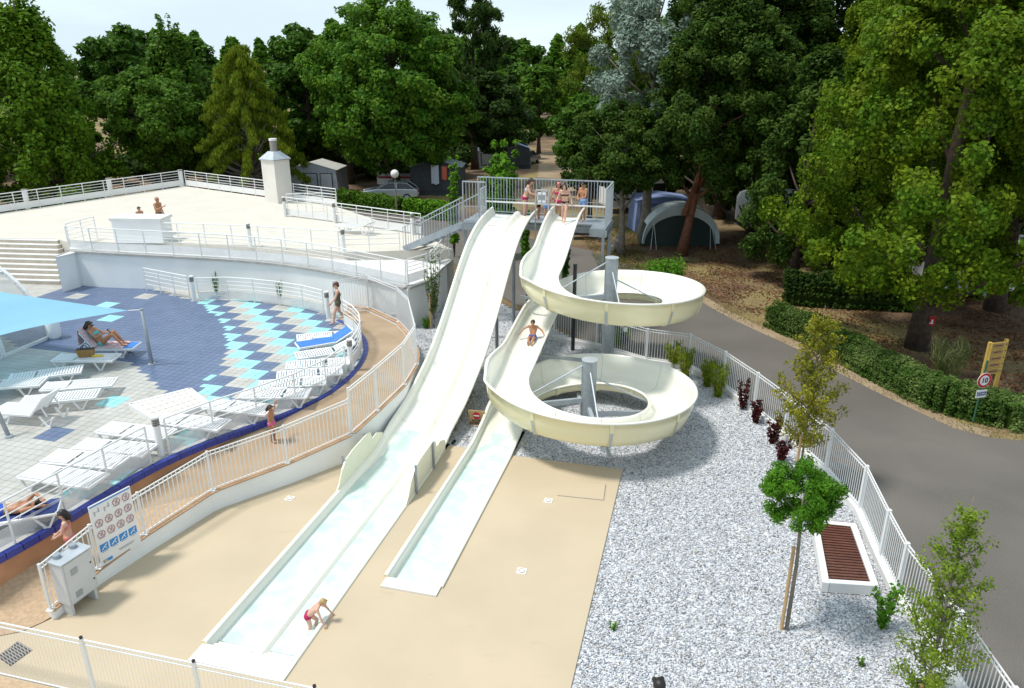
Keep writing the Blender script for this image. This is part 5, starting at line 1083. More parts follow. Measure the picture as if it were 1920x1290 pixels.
def rect(x, y, w_, h_, m_, nm, out=.004, par=None): MB().box(onb(x, y, out), (w_*Lb, .006, h_*Hb), rz).build(nm, m_, par or t)
rect(.5, .975, .96, .018, 'blue_sign', 'header_bar')
for r_ in range(3):
    for c in range(4):
        x, y = .15+.235*c, .87-.185*r_
        if (r_, c) in ((0, 0), (0, 1)):
            rect(x, y, .16, .004, 'pictogram_grey', 'pictogram'); rect(x-.05, y-.02, .02, .07, 'pictogram_grey', 'pictogram'); rect(x+.05, y+.02, .02, .07, 'pictogram_grey', 'pictogram'); continue
        rad = .085*Lb; ring = [onb(x, y, .008)+dx*(rad*math.cos(q))+Vector((0, 0, rad*math.sin(q))) for q in np.linspace(0, 6.2832, 19)]
        MB().tube(ring, .008, 5, False).build('prohibition_ring', 'pictogram_red', t); a_ = math.pi*.25; MB().bar(onb(x, y, .010)-dx*rad*.7+Vector((0, 0, rad*.7)), onb(x, y, .010)+dx*rad*.7-Vector((0, 0, rad*.7)), .012, .004, up=-dy).build('prohibition_bar', 'pictogram_red', t)
        MB().bar(onb(x-.02, y-.03), onb(x+.03, y+.02), .03, .004, up=-dy).build('pictogram', 'pictogram_grey', t); MB().sphere(onb(x+.02, y+.028), .014, 8, 5).build('pictogram', 'pictogram_grey', t)
        rect(x, y-.062, .15, .006, 'pictogram_grey', 'caption')
for c in range(4):
    x, y = .15+.235*c, .285; o = MB().box(onb(x, y, .004), (.195*Lb, .006, .115*Hb), rz).build('blue_sign_square', 'blue_sign', t)
    MB().bar(onb(x-.06, y-.03, .009), onb(x+.06, y+.035, .009), .022, .004, up=-dy).build('pictogram', 'sign_white', o); MB().bar(onb(x+.01, y+.01, .009), onb(x+.05, y-.03, .009), .014, .004, up=-dy).build('pictogram', 'sign_white', o); rect(x, y-.075, .13, .006, 'pictogram_grey', 'caption')
rect(.17, .06, .22, .045, 'blue_sign', 'logo'); rect(.12, .06, .08, .03, 'yellow', 'logo', .008); rect(.65, .12, .4, .008, 'pictogram_grey', 'caption'); rect(.65, .10, .34, .006, 'pictogram_grey', 'caption')
# slatted bench box in the gravel
q = [G(u, v, .10) for u, v in [(1563, 1088), (1638, 1098), (1602, 990), (1530, 985)]]
t = thing('slatted_bench', 'white framed bench box with dark brown slats in the gravel', 'bench', Vector((q[0].x, q[0].y, -.04)))
q = [G(u, v, .20) for u, v in [(1548, 1090), (1640, 1096), (1600, 985), (1528, 978)]]
for i in (0, 3, 2): pass
for a, b, sh in ((0, 1, .102), (3, 0, -.1), (2, 3, .102), (1, 2, -.1)):
    dd = (q[b]-q[a]).normalized()*sh; MB().bar(q[a]+dd*.65-Vector((0, 0, .10)), q[b]-dd*.65-Vector((0, 0, .10)), .13, .23).build('side_panel', 'white_slab', t)
for i in range(22):
    f = (i+.5)/22; a_, b_ = q[0].lerp(q[3], f), q[1].lerp(q[2], f); d = (b_-a_).normalized()*.08; MB().bar(a_+d+Vector((0, 0, -.01)), b_-d+Vector((0, 0, -.01)), .052, .03).build('slat', 'wood_red', t)
# no entry sign
p = G(894, 795, 0); p.z = gz(p.x, p.y); yaw = math.atan2(-.18, .98); fx_ = Vector((math.cos(yaw), math.sin(yaw), 0)); fo = Vector((fx_.y, -fx_.x, 0)); mt_ = Matrix((fx_, Vector((0, 0, 1)), fo)).transposed()
t = thing('no_entry_sign', 'wooden board with a red no entry disc between the slides', 'sign', p)
MB().box(p+Vector((0, 0, .24)), (.50, .03, .48), yaw).build('board', 'wood_light', t)
for o_ in (-.18, .18): MB().box(p+fx_*o_-fo*.03+Vector((0, 0, .12)), (.05, .04, .34), yaw).build('post', 'wood', t)
mb = MB(); c = p+Vector((0, 0, .32))+fo*.018; mb.v = [tuple(c+fx_*(.115*math.cos(a))+Vector((0, 0, .115*math.sin(a)))+fo*.004) for a in np.linspace(0, 6.2832, 25)[:-1]]; mb.f = [tuple(range(24))]; mb.build('red_disc', 'red', t); MB().box(c+fo*.007, (.17, .004, .035), yaw).build('white_bar', 'sign_white', t)
text_mesh('ACCES\nINTERDIT', .095, 'black', t, p+Vector((0, 0, .115))+fo*.02, mt_, bold=.003)
# speed limit sign
p = G(1824, 792, -.05); p.z = -.06; yaw = .22; fx_ = Vector((math.cos(yaw), math.sin(yaw), 0)); fo = Vector((fx_.y, -fx_.x, 0)); mt_ = Matrix((fx_, Vector((0, 0, 1)), fo)).transposed()
t = thing('speed_limit_sign', 'round red rimmed speed limit ten sign with a white plate below', 'road sign', p)
MB().tube([p, p+Vector((0, 0, 2.0))], .03, 8).build('post', 'green_post', t)
def disc(c, r, m_, nm, o_): mb = MB(); mb.v = [tuple(c+fo*(o_+k)+fx_*(r*math.cos(a))+Vector((0, 0, r*math.sin(a)))) for k in (0, -.012) for a in np.linspace(0, 6.2832, 33)[:-1]]; mb.f = [tuple(range(32))]+[(i, 32+i, 32+(i+1) % 32, (i+1) % 32) for i in range(32)]; return mb.build(nm, m_, t)
zc = G(1826, 712, 0); cz = GY(1826, 712, p.y).z; c = Vector((p.x, p.y, cz))+fo*.05
disc(c, .235, 'sign_white', 'rim', .0); disc(c, .225, 'red', 'red_ring', .006); disc(c, .155, 'sign_white', 'face', .012); text_mesh('10', .22, 'black', t, c+fo*.016, mt_, bold=.006)
cz2 = GY(1824, 737, p.y).z; c = Vector((p.x, p.y, cz2))+fo*.05; MB().box(c, (.36, .012, .25), yaw).build('lower_plate', 'sign_white', t, bevel=.004); text_mesh('RALENTIR\nENFANTS', .075, 'text_blue', t, c+fo*.012, mt_, bold=.002)
# wooden direction board
p = G(1858, 757, -.06); yaw = .28; fx_ = Vector((math.cos(yaw), math.sin(yaw), 0)); fo = Vector((fx_.y, -fx_.x, 0)); mt_ = Matrix((fx_, Vector((0, 0, 1)), fo)).transposed()
t = thing('direction_board', 'yellow wooden direction board with five lettered planks', 'sign', p); zt = GY(1876, 638, p.y).z; zb = GY(1850, 698, p.y).z
MB().bar(p, Vector((p.x, p.y, zt+.04)), .09, .09).build('post', 'wood_sign', t); p2 = p-fx_*.62; MB().bar(Vector((p2.x, p2.y, zb-.45)), Vector((p2.x, p2.y, zt)), .09, .09).build('post', 'wood_sign', t)
for i in range(5):
    z_ = zb+(zt-zb)*(i+.5)/5; c = p-fx_*.31+fo*.06; c.z = z_
    o = MB().box(c, (.62, .03, (zt-zb)/5-.02), yaw).build('plank', 'wood_sign', t)
    pl = MB().box(c+fo*.018-fx_*.05, (.44, .006, (zt-zb)/5*.62), yaw).build('name_plate', 'wood', o)
    for k in range(3): MB().box(c+fo*.023-fx_*(.05+.1*(k-1)), (.085, .003, .035), yaw).build('lettering_block', 'wood_red', o)
    mb = MB(); a_ = c+fx_*.25+fo*.019; sg = -1 if i == 0 else 1; mb.v = [tuple(a_+fx_*x+Vector((0, 0, z*sg))) for x, z in ((-.04, -.02), (0, .06), (.04, -.02), (.0, .005))]; mb.f = [(0, 3, 1), (3, 2, 1)]; mb.build('arrow', 'black', o)
# red plaque on the sweet gum trunk
p = GY(1748, 602, 26.0); t = thing('red_plaque', 'small red plaque with a white mark on the split trunk', 'sign', p); MB().box(p, (.2, .03, .34), -.5).build('plate', 'red', t); MB().box(p+Vector((-.01, -.022, -.02)), (.06, .008, .17), -.5).build('mark', 'sign_white', t); MB().box(p+Vector((-.03, -.021, -.08)), (.12, .008, .05), -.5).build('mark', 'sign_white', t)
MB().bar(p+Vector((-.05, .02, 0)), p+Vector((-.5, .25, 0)), .04, .04).build('bracket', 'dark_steel', t)
# low service posts beside the oak like tree
for u, v, h_, l in [(1147, 472, .55, 'small grey meter box beside the oak like tree'), (1156, 470, .9, 'grey concrete post beside the oak like tree')]:
    p = G(u, v, -.06); t = thing('meter_post', l, 'post', p); MB().box(p+Vector((0, 0, h_/2)), (.22, .2, h_)).build('body', 'concrete', t, bevel=.02); MB().box(p+Vector((0, -.105, h_*.7)), (.14, .012, .16)).build('door', 'white_slab', t)
# ================================================================== CAMP: TENTS, CARAVANS, CARS
p0 = Vector((9.9, 44.6, -.09)); t = thing('dome_tent', 'pale and dark green dome tent with an arched front behind the red trunk', 'tent', p0)
def dome(x, y): return None
NX, NY = 22, 12; HT, WT, DT = 2.5, 2.25, 3.2
def tpt(f, s, k=1.0):   # f 0..1 across arch, s 0 front..1 back
    a = math.pi*f; hh = HT*(1-.62*max(0, s-.35)**1.6)*(1-.10*max(0, .35-s)); ww = WT*(1-.18*max(0, s-.5))
    return p0+Vector((-math.cos(a)*ww*(1+.06*math.sin(a))*k, s*DT-1.3, math.sin(a)**.85*hh*k))
mb = MB()
for a_, b_, mm_, nm in ((.16, .84, 'canvas_white', 'roof'), (.0, .16, 'canvas_green', 'side_wall'), (.84, 1.0, 'canvas_green', 'side_wall')):
    mb = MB(); fs = np.linspace(a_, b_, 12); ss = np.linspace(0, 1, 9); g_ = [[tpt(f, s) for f in fs] for s in ss]
    for i in range(8):
        for j in range(11): k = len(mb.v); mb.v += [tuple(g_[i][j]), tuple(g_[i][j+1]), tuple(g_[i+1][j+1]), tuple(g_[i+1][j])]; mb.f.append((k, k+1, k+2, k+3))
    mb.build(nm, mm_, t, smooth=True)
fs = np.linspace(0.02, .98, 24); A1 = [tpt(f, -.08) for f in fs]; arc = lambda f, y: p0+Vector((-math.cos(math.pi*f)*WT*.93, -1.3+y, math.sin(math.pi*f)**.85*HT*.74)); B1 = [arc(f, .0) for f in fs]
mb = MB().ribbon(A1, [tpt(f, .01) for f in fs]); mb.ribbon([q+Vector((0, -.01, 0)) for q in B1], A1); mb.build('arch_canopy', 'canvas_white', t, smooth=True)
mb = MB(); pts = [arc(f, .06) for f in np.linspace(0, 1, 20)]; mb.v = [tuple(q) for q in pts]+[(q.x, q.y-.02, p0.z) for q in pts]; mb.f = [(i, i+1, 21+i, 20+i) for i in range(19)]; mb.build('front_panel', 'canvas_green', t)
for sx in (-1, 1):
    for xx in (1.9, 1.55): MB().tube([p0+Vector((sx*1.65, -1.45, 1.55)), p0+Vector((sx*xx, -2.3, 0))], .015, 5).build('guy_rope', 'canvas_white', t)
def box_tent(label, c, size, rz, body, roof, dark=None, gable=.5, towels=(), name='awning', windows=3):
    t = thing(name, label, 'tent', c); Mr = Matrix.Rotation(rz, 3, 'Z'); X, Y, Z = size; q = lambda x, y, z: c+Mr@Vector((x, y, z))
    def pl(P, nm, m_, par=t): mb = MB(); mb.v = [tuple(x) for x in P]; mb.f = [tuple(range(len(P)))]; return mb.build(nm, m_, par)
    x, y = X/2, Y/2; zl = Z*(1-gable*.4)
    fw = pl([q(-x, -y, 0), q(x, -y, 0), q(x*.93, -y*.92, zl), q(0, -y*.9, Z), q(-x*.93, -y*.92, zl)], 'front_wall', body)
    pl([q(-x, y, 0), q(-x, -y, 0), q(-x*.93, -y*.92, zl), q(-x*.93, y, zl)], 'side_wall', body); pl([q(x, -y, 0), q(x, y, 0), q(x*.93, y, zl), q(x*.93, -y*.92, zl)], 'side_wall', body); pl([q(x, y, 0), q(-x, y, 0), q(-x*.93, y, zl), q(0, y, Z), q(x*.93, y, zl)], 'back_wall', body)
    e = 1.06; pl([q(-x*.93*e, -y*.98, zl-.03), q(0, -y*.98, Z+.02), q(0, y*1.02, Z+.02), q(-x*.93*e, y*1.02, zl-.03)], 'roof', roof); pl([q(0, -y*.98, Z+.022), q(x*.93*e, -y*.98, zl-.028), q(x*.93*e, y*1.02, zl-.028), q(0, y*1.02, Z+.022)], 'roof', roof)
    for i in range(windows):
        xa = -x*.86+X*.86*i/windows+.08; xb = xa+X*.86/windows-.2; wv = MB().box(q((xa+xb)/2, -y-.005, zl*.52), (xb-xa, .03, zl*.7), rz).build('window', dark or 'canvas_dark', t); MB().box(q((xa+xb)/2, -y-.02, zl*.52), (xb-xa-.14, .03, zl*.7-.14), rz).build('blind', body, wv)
    return t
box_tent('grey caravan awning with black framed windows beside the chimney', Vector((-16.2, 63.2, -.10)), (4.3, 3.0, 2.6), -.08, 'canvas_grey', 'canvas_light')
aw = box_tent('dark grey awning behind the steel stairs', Vector((-6.1, 62.8, -.10)), (4.4, 3, 2.9), -.05, 'canvas_dark', 'canvas_grey', windows=2)
for dx_, m_, l, nm in ((-.3, 'towel_white', 'white bath towel hanging on the dark awning', 'towel'), (.45, 'towel_coral', 'coral bath towel hanging on the dark awning', 'towel')):
    p = Vector((-5.9+dx_, 61.1, .9 if dx_ < 0 else 1.25)); mb = MB(); n = 8
    hh, ww = (1.5, .62) if dx_ < 0 else (1.05, .42)
    for k in (0, .03): mb.ribbon([p+Vector((ww*(i/n-.5), k+.025*math.sin(i*1.3), hh)) for i in range(n+1)], [p+Vector((ww*(i/n-.5), k+.05*math.sin(i*1.1+1), .05*math.sin(i))) for i in range(n+1)])
    tag(mb.build(nm, m_), l, 'towel', 'towels drying on the awning')
box_tent('blue family tent behind the dome tent', Vector((9.5, 48.2, -.10)), (3.6, 2.4, 2.3), .05, 'canvas_blue', 'canvas_blue', 'canvas_dark', gable=.2, windows=2, name='tent')
box_tent('blue tarpaulin shelter at the far camp pitch', Vector((.2, 79, -.10)), (3.2, 2.6, 2.6), .1, 'canvas_dark', 'canvas_blue', windows=1, name='tarpaulin_shelter')
box_tent('white pavilion roof seen below the huge broadleaf', Vector((-2.4, 80, -.10)), (2.6, 2.4, 2.2), .2, 'canvas_light', 'canvas_white', windows=1, name='pavilion')
box_tent('dark awning in the shade behind the cedar', Vector((-25.5, 70, -.10)), (5.5, 3, 2.9), .1, 'canvas_dark', 'canvas_grey', windows=2)
def caravan(label, c, rz, ln=5.2, h=2.2, stripe='canvas_dark'):
    t = thing('caravan', label, 'caravan', c); Mr = Matrix.Rotation(rz, 3, 'Z'); pr = [(-ln/2, .5), (-ln/2+.05, .45), (ln/2-.1, .45), (ln/2, .6), (ln/2-.25, h*.75), (ln/2-.6, h+.3), (ln/2-1.0, h+.42), (-ln/2+.5, h+.42), (-ln/2+.15, h+.3), (-ln/2, h)]
    mb = MB(); n = len(pr); mb.v = [tuple(c+Mr@Vector((x, y, z))) for y in (-1.05, 1.05) for x, z in pr]; mb.f = [tuple(range(n)), tuple(reversed(range(n, 2*n)))]+[(i, n+i, n+(i+1) % n, (i+1) % n) for i in range(n)]; mb.build('body', 'white_paint', t, bevel=.06)
    for x in (-1.4, .2, 1.5):
        wn_ = MB().box(c+Mr@Vector((x, -1.06, 1.75)), (1.0, .03, .6), rz).build('window', 'glass_dark', t, bevel=.01); MB().box(c+Mr@Vector((x, -1.078, 1.42)), (1.04, .02, .04), rz).build('sill', 'galv', wn_)
    MB().box(c+Mr@Vector((-.1, -1.062, 1.05)), (ln-.5, .02, .16), rz).build('stripe', stripe, t)
    for s in (-1, 1):
        wl_ = MB().tube([c+Mr@Vector((-.2, s*.82, .3)), c+Mr@Vector((-.2, s*1.02, .3))], .32, 18).build('wheel', 'rubber', t); MB().tube([c+Mr@Vector((-.2, s*1.02, .3)), c+Mr@Vector((-.2, s*1.035, .3))], .19, 14).build('rim', 'galv_light', wl_)
    MB().bar(c+Mr@Vector((ln/2-.1, 0, .42)), c+Mr@Vector((ln/2+1.1, 0, .42)), .1, .1).build('drawbar', 'galv', t); return t
caravan('white caravan parked in shade behind the split trunk at right', Vector((21.8, 33.6, -.09)), -.06, 6.0)
caravan('white caravan half hidden between the conifers', Vector((16.8, 47.0, -.1)), .1, 4.8); caravan('white caravan behind the grey car under the huge broadleaf', Vector((-9.2, 65.6, -.1)), -.05, 4.6, 2.1, 'red'); caravan('pale caravan in deep shade left of the cedar trunk', Vector((-28.0, 71.5, -.1)), .05, 4.6)
caravan('white caravan behind the oak like tree', Vector((8.9, 55, -.1)), .3, 4.6)
def car(label, c, rz, paint='car_silver', ln=4.4):
    t = thing('parked_car', label, 'car', c, group='cars parked among the trees'); Mr = Matrix.Rotation(rz, 3, 'Z'); s = ln/4.4; q = lambda x, y, z: c+Mr@Vector((x*s, y, z))
    pr = [(-2.2, .35), (-2.2, .8), (-2.05, .95), (-1.2, .98), (1.0, .98), (2.0, .82), (2.2, .6), (2.2, .35)]; mb = MB(); n = len(pr); W_ = (-.86, -.80, .80, .86)
    mb.v = [tuple(q(x, y, z)) for y in (-.85, .85) for x, z in pr]; mb.f = [tuple(range(n)), tuple(reversed(range(n, 2*n)))]+[(i, n+i, n+(i+1) % n, (i+1) % n) for i in range(n)]; mb.build('body', paint, t, bevel=.07)
    cb = [(-2.0, .96), (-1.35, 1.40), (.1, 1.44), (.95, .97)]; mb = MB(); mb.v = [tuple(q(x, y*(1 if z < 1.2 else .82), z)) for y in (-.80, .80) for x, z in cb]; mb.f = [(0, 1, 2, 3), (7, 6, 5, 4)]+[(i, 4+i, 4+(i+1) % 4, (i+1) % 4) for i in range(4)]; mb.build('cabin_glass', 'glass_dark', t)
    mb = MB(); mb.add([q(-1.38, -.68, 1.415), q(.12, -.68, 1.455), q(.12, .68, 1.455), q(-1.38, .68, 1.415), q(-1.38, -.68, 1.375), q(.12, -.68, 1.41), q(.12, .68, 1.41), q(-1.38, .68, 1.375)], [(0, 1, 2, 3), (7, 6, 5, 4), (0, 4, 5, 1), (1, 5, 6, 2), (2, 6, 7, 3), (3, 7, 4, 0)]); mb.build('roof', paint, t)
    for sd_ in (-1, 1):
        for x0_, x1_, z0_, z1_ in ((-2.0, -1.36, .96, 1.41), (.12, .96, 1.43, .97), (-.55, -.55, .96, 1.42)): MB().bar(q(x0_, sd_*(.80 if z0_ < 1.2 else .67), z0_), q(x1_, sd_*(.80 if z1_ < 1.2 else .67), z1_), .06, .06).build('pillar', paint, t)
    for x in (-1.35, 1.35):
        for y in (-1, 1): wl_ = MB().tube([q(x, y*.62, .31), q(x, y*.87, .31)], .31, 18).build('wheel', 'rubber', t); MB().tube([q(x, y*.87, .31), q(x, y*.885, .31)], .2, 14).build('rim', 'galv_light', wl_)
    for y in (-.62, .62): MB().box(q(-2.2, y, .75), (.05, .3, .16), rz).build('tail_light', 'red_lamp', t); MB().box(q(2.14, y, .68), (.1, .34, .15), rz).build('headlight', 'sign_white', t)
    MB().box(q(-2.21, 0, .5), (.03, .5, .12), rz).build('number_plate', 'sign_white', t); return t
car('grey saloon car parked behind the bush hedge', Vector((-9.6, 59.5, -.1)), math.pi+.04); car('silver car facing the camera under the trees by the chimney', Vector((-20.2, 75.5, -.1)), -2.2); car('blue grey car with a red tail light left of the chimney', Vector((-20.8, 60.5, -.1)), .35, 'car_dark', 4.2); car('dark car at the far end of the dirt track', Vector((1.6, 82, -.1)), 1.2, 'car_dark'); car('pale car in shade right of the dirt track', Vector((6.4, 66, -.1)), 1.4)
# windbreak, wooden chairs, folding table
for pts, l in (([(-27.2, 61.5), (-26.6, 60.3), (-25.3, 60.8)], 'curled pale grey windbreak behind the far terrace corner'), ([(-24.6, 62.4), (-22.6, 61.8), (-20.4, 63.2)], 'long pale grey windbreak behind the right terrace rail')):
    P = [Vector((x, y, -.1)) for x, y in pts]; t = thing('windbreak', l, 'windbreak', P[0], group='grey canvas windbreaks')
    for a, b in zip(P[:-1], P[1:]): mb = MB(); mb.wall([a, a.lerp(b, .5)+Vector((.03, .06, 0)), b], .02, 0, [1.15, 1.05, 1.15], [-.05]*3); mb.build('canvas_panel', 'canvas_white', t)
    for a in P: MB().cyl(a, 1.3, .02, 6).build('pole', 'galv', t)
def wchair(label, c, rz):
    t = thing('wooden_chair', label, 'chair', c, group='slatted wooden chairs behind the terrace'); Mr = Matrix.Rotation(rz, 3, 'Z'); q = lambda x, y, z: c+Mr@Vector((x, y, z))
    for x in (-.45, .45):
        for y, h_ in ((-.35, 1.0), (.35, 2.3)): MB().bar(q(x, y, 0), q(x, y, h_), .09, .09).build('leg', 'wood', t)
    for i in range(6): MB().bar(q(-.45, .35, 1.25+i*.19), q(.45, .35, 1.25+i*.19), .04, .14).build('back_slat', 'wood', t)
    for i in range(5): MB().bar(q(-.45, -.32+i*.16, .98), q(.45, -.32+i*.16, .98), .13, .04).build('seat_slat', 'wood', t)
wchair('slatted wooden high chair left of the pair behind the terrace', at(-27.3, 51.8), -.3); wchair('slatted wooden high chair right of the pair behind the terrace', at(-25.9, 52.9), -.3); wchair('slatted wooden high chair alone by the grey windbreak', at(-23.3, 55.5), .1)
p = at(4.6, 45.5); t = thing('folding_table', 'dark camping table with a white frame right of the platform', 'table', p)
MB().box(p+Vector((0, 0, .55)), (1.9, .8, .5)).build('cloth_skirt', 'canvas_dark', t); MB().box(p+Vector((0, 0, .82)), (2.0, .9, .03)).build('table_top', 'white_plastic', t)
for x in (-.95, .95): MB().bar(p+Vector((x, -.4, 0)), p+Vector((x, -.4, 1.9)), .05, .05).build('frame_post', 'white_paint', t)
p = at(5.3, 44.6); t = thing('camping_chair', 'red folding camping chair beside the camping table', 'chair', p); MB().box(p+Vector((0, 0, .45)), (.5, .5, .04)).build('seat', 'red', t); MB().box(p+Vector((0, .24, .75)), (.5, .04, .55)).build('backrest', 'red', t)
for x in (-.22, .22):
    for y in (-.22, .22): MB().bar(p+Vector((x, y, 0)), p+Vector((-x*.8, y, .45)), .025, .025).build('leg', 'galv', t)
# ================================================================== PEOPLE
def person(label, loc, face, h, J=None, skin='skin_mid', hair='hair_brown', long=0, wear=(), look=None, voxel=.0085, hat=None, glasses=False, name='person', js=1.0):
    """joints in metres, local: x right, y forward, z up"""
    D = dict(pelvis=(0, 0, .52), chest=(0, .0, .72), neck=(0, 0, .825), head=(0, .015, .925))
    for s, k in ((-1, 'l'), (1, 'r')): D.update({'sh'+k: (s*.108, 0, .805), 'el'+k: (s*.130, -.015, .635), 'wr'+k: (s*.142, .03, .485), 'hip'+k: (s*.05, 0, .50), 'kn'+k: (s*.055, .012, .275), 'an'+k: (s*.055, -.01, .045), 'to'+k: (s*.062, .095, .014)})
    J_ = {k: Vector(v)*h for k, v in D.items()}
    for k, v in (J or {}).items(): J_[k] = Vector(v)*js
    J = J_; mb = MB(); bones = []
    def cap(a, b, ra, rb, nm):
        a, b = Vector(a), Vector(b); bones.append((nm, a, b, (ra+rb)/2*h)); 
        mb.tube([a, b], [ra*h, rb*h], 12); mb.sphere(a, ra*h, 12, 8); mb.sphere(b, rb*h, 12, 8)
    pel, ch, nk, hd = J['pelvis'], J['chest'], J['neck'], J['head']; side = (J['shr']-J['shl']).normalized(); hs_ = (J['hipr']-J['hipl']).normalized()
    cap(pel-hs_*.042*h, pel+hs_*.042*h, .068, .068, 'pelvis'); mid = pel.lerp(ch, .5)
    for s in (-1, 1): cap(pel+hs_*s*.035*h, mid+side*s*.028*h, .062, .055, 'belly'); cap(mid+side*s*.028*h, ch+side*s*.05*h, .055, .062, 'torso')
    for k, s in (('l', -1), ('r', 1)):
        cap(ch+side*s*.045*h, J['sh'+k]-side*s*.02*h, .06, .04, 'torso'); cap(nk-Vector((0, 0, .005*h)), J['sh'+k], .032, .034, 'shoulder')
        cap(J['sh'+k], J['el'+k], .031, .024, 'uparm'); cap(J['el'+k], J['wr'+k], .024, .016, 'forearm')
        d = (J['wr'+k]-J['el'+k]).normalized(); sdv = d.cross(Vector((0, 1, 0)));  sdv = sdv.normalized() if sdv.length > .1 else Vector((1, 0, 0)); pn = sdv.cross(d).normalized()
        palm = J['wr'+k]+d*.035*h; cap(J['wr'+k], palm, .016, .02, 'hand'); cap(palm-pn*.012*h, palm+pn*.012*h+d*.012*h, .015, .015, 'hand')
        for i, (o_, l_) in enumerate(((-.021, .034), (-.007, .042), (.007, .045), (.021, .038))): b_ = palm+d*.018*h+pn*o_*h; m1 = b_+d*l_*.55*h; cap(b_, m1, .0075, .007, 'hand'); cap(m1, m1+(d*.8-sdv*s*.55).normalized()*l_*.45*h, .007, .006, 'hand')
        b_ = J['wr'+k]+d*.02*h+pn*.018*h; cap(b_, b_+(pn*.8+d*.7).normalized()*.035*h, .0085, .007, 'hand')
        cap(J['hip'+k], J['kn'+k], .056, .037, 'thigh'); cap(J['kn'+k], J['kn'+k].lerp(J['an'+k], .35), .036, .036, 'calf'); cap(J['kn'+k].lerp(J['an'+k], .35), J['an'+k], .036, .021, 'calf'); cap(J['an'+k], J['to'+k], .022, .015, 'foot'); cap(J['an'+k]-(J['to'+k]-J['an'+k])*.2, J['an'+k], .02, .021, 'foot')
    cap(ch.lerp(nk, .6), hd-(hd-nk)*.3, .034, .03, 'neck')
    lk_ = Vector(look or (0, 1, -.1)).normalized(); upv = (hd-nk).normalized(); xr = lk_.cross(upv).normalized(); upv = xr.cross(lk_).normalized(); Hm = Matrix((xr, lk_, upv)).transposed()
    k_ = 1.0+max(0, (1.35-h))*.28; hp = lambda x, y, z: hd+Hm@(Vector((x, y, z))*h*k_)
    mb.sphere(hp(0, -.005, .012), (.052*h*k_, .064*h*k_, .060*h*k_), 16, 12, Hm); mb.sphere(hp(0, .022, -.028), (.038*h*k_, .042*h*k_, .045*h*k_), 14, 10, Hm); bones.append(('head', hp(0, -.01, .02), hp(0, .02, -.03), .055*h*k_))
    mb.sphere(hp(0, .066, -.012), (.009*h*k_, .014*h*k_, .013*h*k_), 8, 6, Hm); mb.sphere(hp(0, .058, -.040), (.018*h*k_, .008*h*k_, .007*h*k_), 8, 6, Hm)
    for s in (-1, 1): mb.sphere(hp(s*.052, -.005, -.004), (.007*h*k_, .013*h*k_, .018*h*k_), 8, 6, Hm)
    fv = Vector((face[0], face[1], 0)).normalized(); t = thing(name, label, 'person', loc, math.atan2(fv.y, fv.x)-math.pi/2)
    def remesh(mb_, vs, it=3):
        me = bpy.data.meshes.new('tmp'); me.from_pydata(mb_.v, [], mb_.f); o = bpy.data.objects.new('tmp', me); sc.collection.objects.link(o)
        r_ = o.modifiers.new('r', 'REMESH'); r_.mode = 'VOXEL'; r_.voxel_size = vs; s_ = o.modifiers.new('s', 'SMOOTH'); s_.iterations = it; s_.factor = .5
        dg = bpy.context.evaluated_depsgraph_get(); dg.update(); m2 = bpy.data.meshes.new_from_object(o.evaluated_get(dg)); bpy.data.objects.remove(o); bpy.data.meshes.remove(me)
        m2.polygons.foreach_set('use_smooth', [True]*len(m2.polygons)); return m2
    def link(nm, me, m_, par): me.materials.clear(); me.materials.append(M[m_]); me.name = nm; o = bpy.data.objects.new(nm, me); sc.collection.objects.link(o); o.parent = par; return o
    me = remesh(mb, voxel*h); body = link('body', me, skin, t)
    nv = len(me.vertices); co_ = np.zeros(nv*3); me.vertices.foreach_get('co', co_); co_ = co_.reshape(-1, 3); no_ = np.zeros(nv*3); me.vertices.foreach_get('normal', no_); no_ = no_.reshape(-1, 3)
    best = np.full(nv, 1e9); who = np.empty(nv, object); tt = np.zeros(nv)
    for nm, a, b, r_ in bones:
        a, b = np.array(a), np.array(b); ab = b-a; s = np.clip(((co_-a)@ab)/max(1e-9, ab@ab), 0, 1); d = np.linalg.norm(co_-a-s[:, None]*ab, axis=1)-r_; k = d < best; best[k] = d[k]; who[k] = nm; tt[k] = s[k]
    axv = np.array(nk-pel); ta = ((co_-np.array(pel))@axv)/(axv@axv)
    fq = [tuple(p.vertices) for p in me.polygons]
    torso = np.isin(who, ['belly', 'torso', 'pelvis', 'shoulder'])
    for w_, mt_ in wear:
        if w_ == 'trunks': k = (torso & (ta < .22)) | ((who == 'thigh') & (tt < .38))
        elif w_ == 'brief': k = (torso & (ta < .16)) | ((who == 'thigh') & (tt < .08))
        elif w_ == 'bikini': k = (torso & (ta < .10)) | ((who == 'thigh') & (tt < .03))
        elif w_ == 'top': k = torso & (ta > .56) & (ta < .76)
        elif w_ == 'band': k = torso & (ta > .60) & (ta < .74)
        elif w_ == 'onepiece': k = (torso & (ta < .80)) | ((who == 'thigh') & (tt < .04))
        elif w_ == 'skirt': k = (torso & (ta < .06)) | ((who == 'thigh') & (tt < .30))
        fk = [f for f in fq if all(k[i] for i in f)]
        if not fk: continue
        off = .010 if w_ in ('trunks', 'skirt') else .006; u_ = sorted({i for f in fk for i in f}); mp_ = {i: j for j, i in enumerate(u_)}
        m3 = bpy.data.meshes.new('c'); m3.from_pydata([tuple(co_[i]+no_[i]*off) for i in u_], [], [tuple(mp_[i] for i in f) for f in fk]); m3.polygons.foreach_set('use_smooth', [True]*len(m3.polygons)); o = link({'trunks': 'swim_trunks', 'brief': 'swim_brief', 'bikini': 'bikini_bottom', 'top': 'bikini_top', 'band': 'bikini_top', 'onepiece': 'swimsuit', 'skirt': 'wrap'}[w_], m3, mt_, t)
        sd_ = o.modifiers.new('s', 'SOLIDIFY'); sd_.thickness = .006; sd_.offset = 0
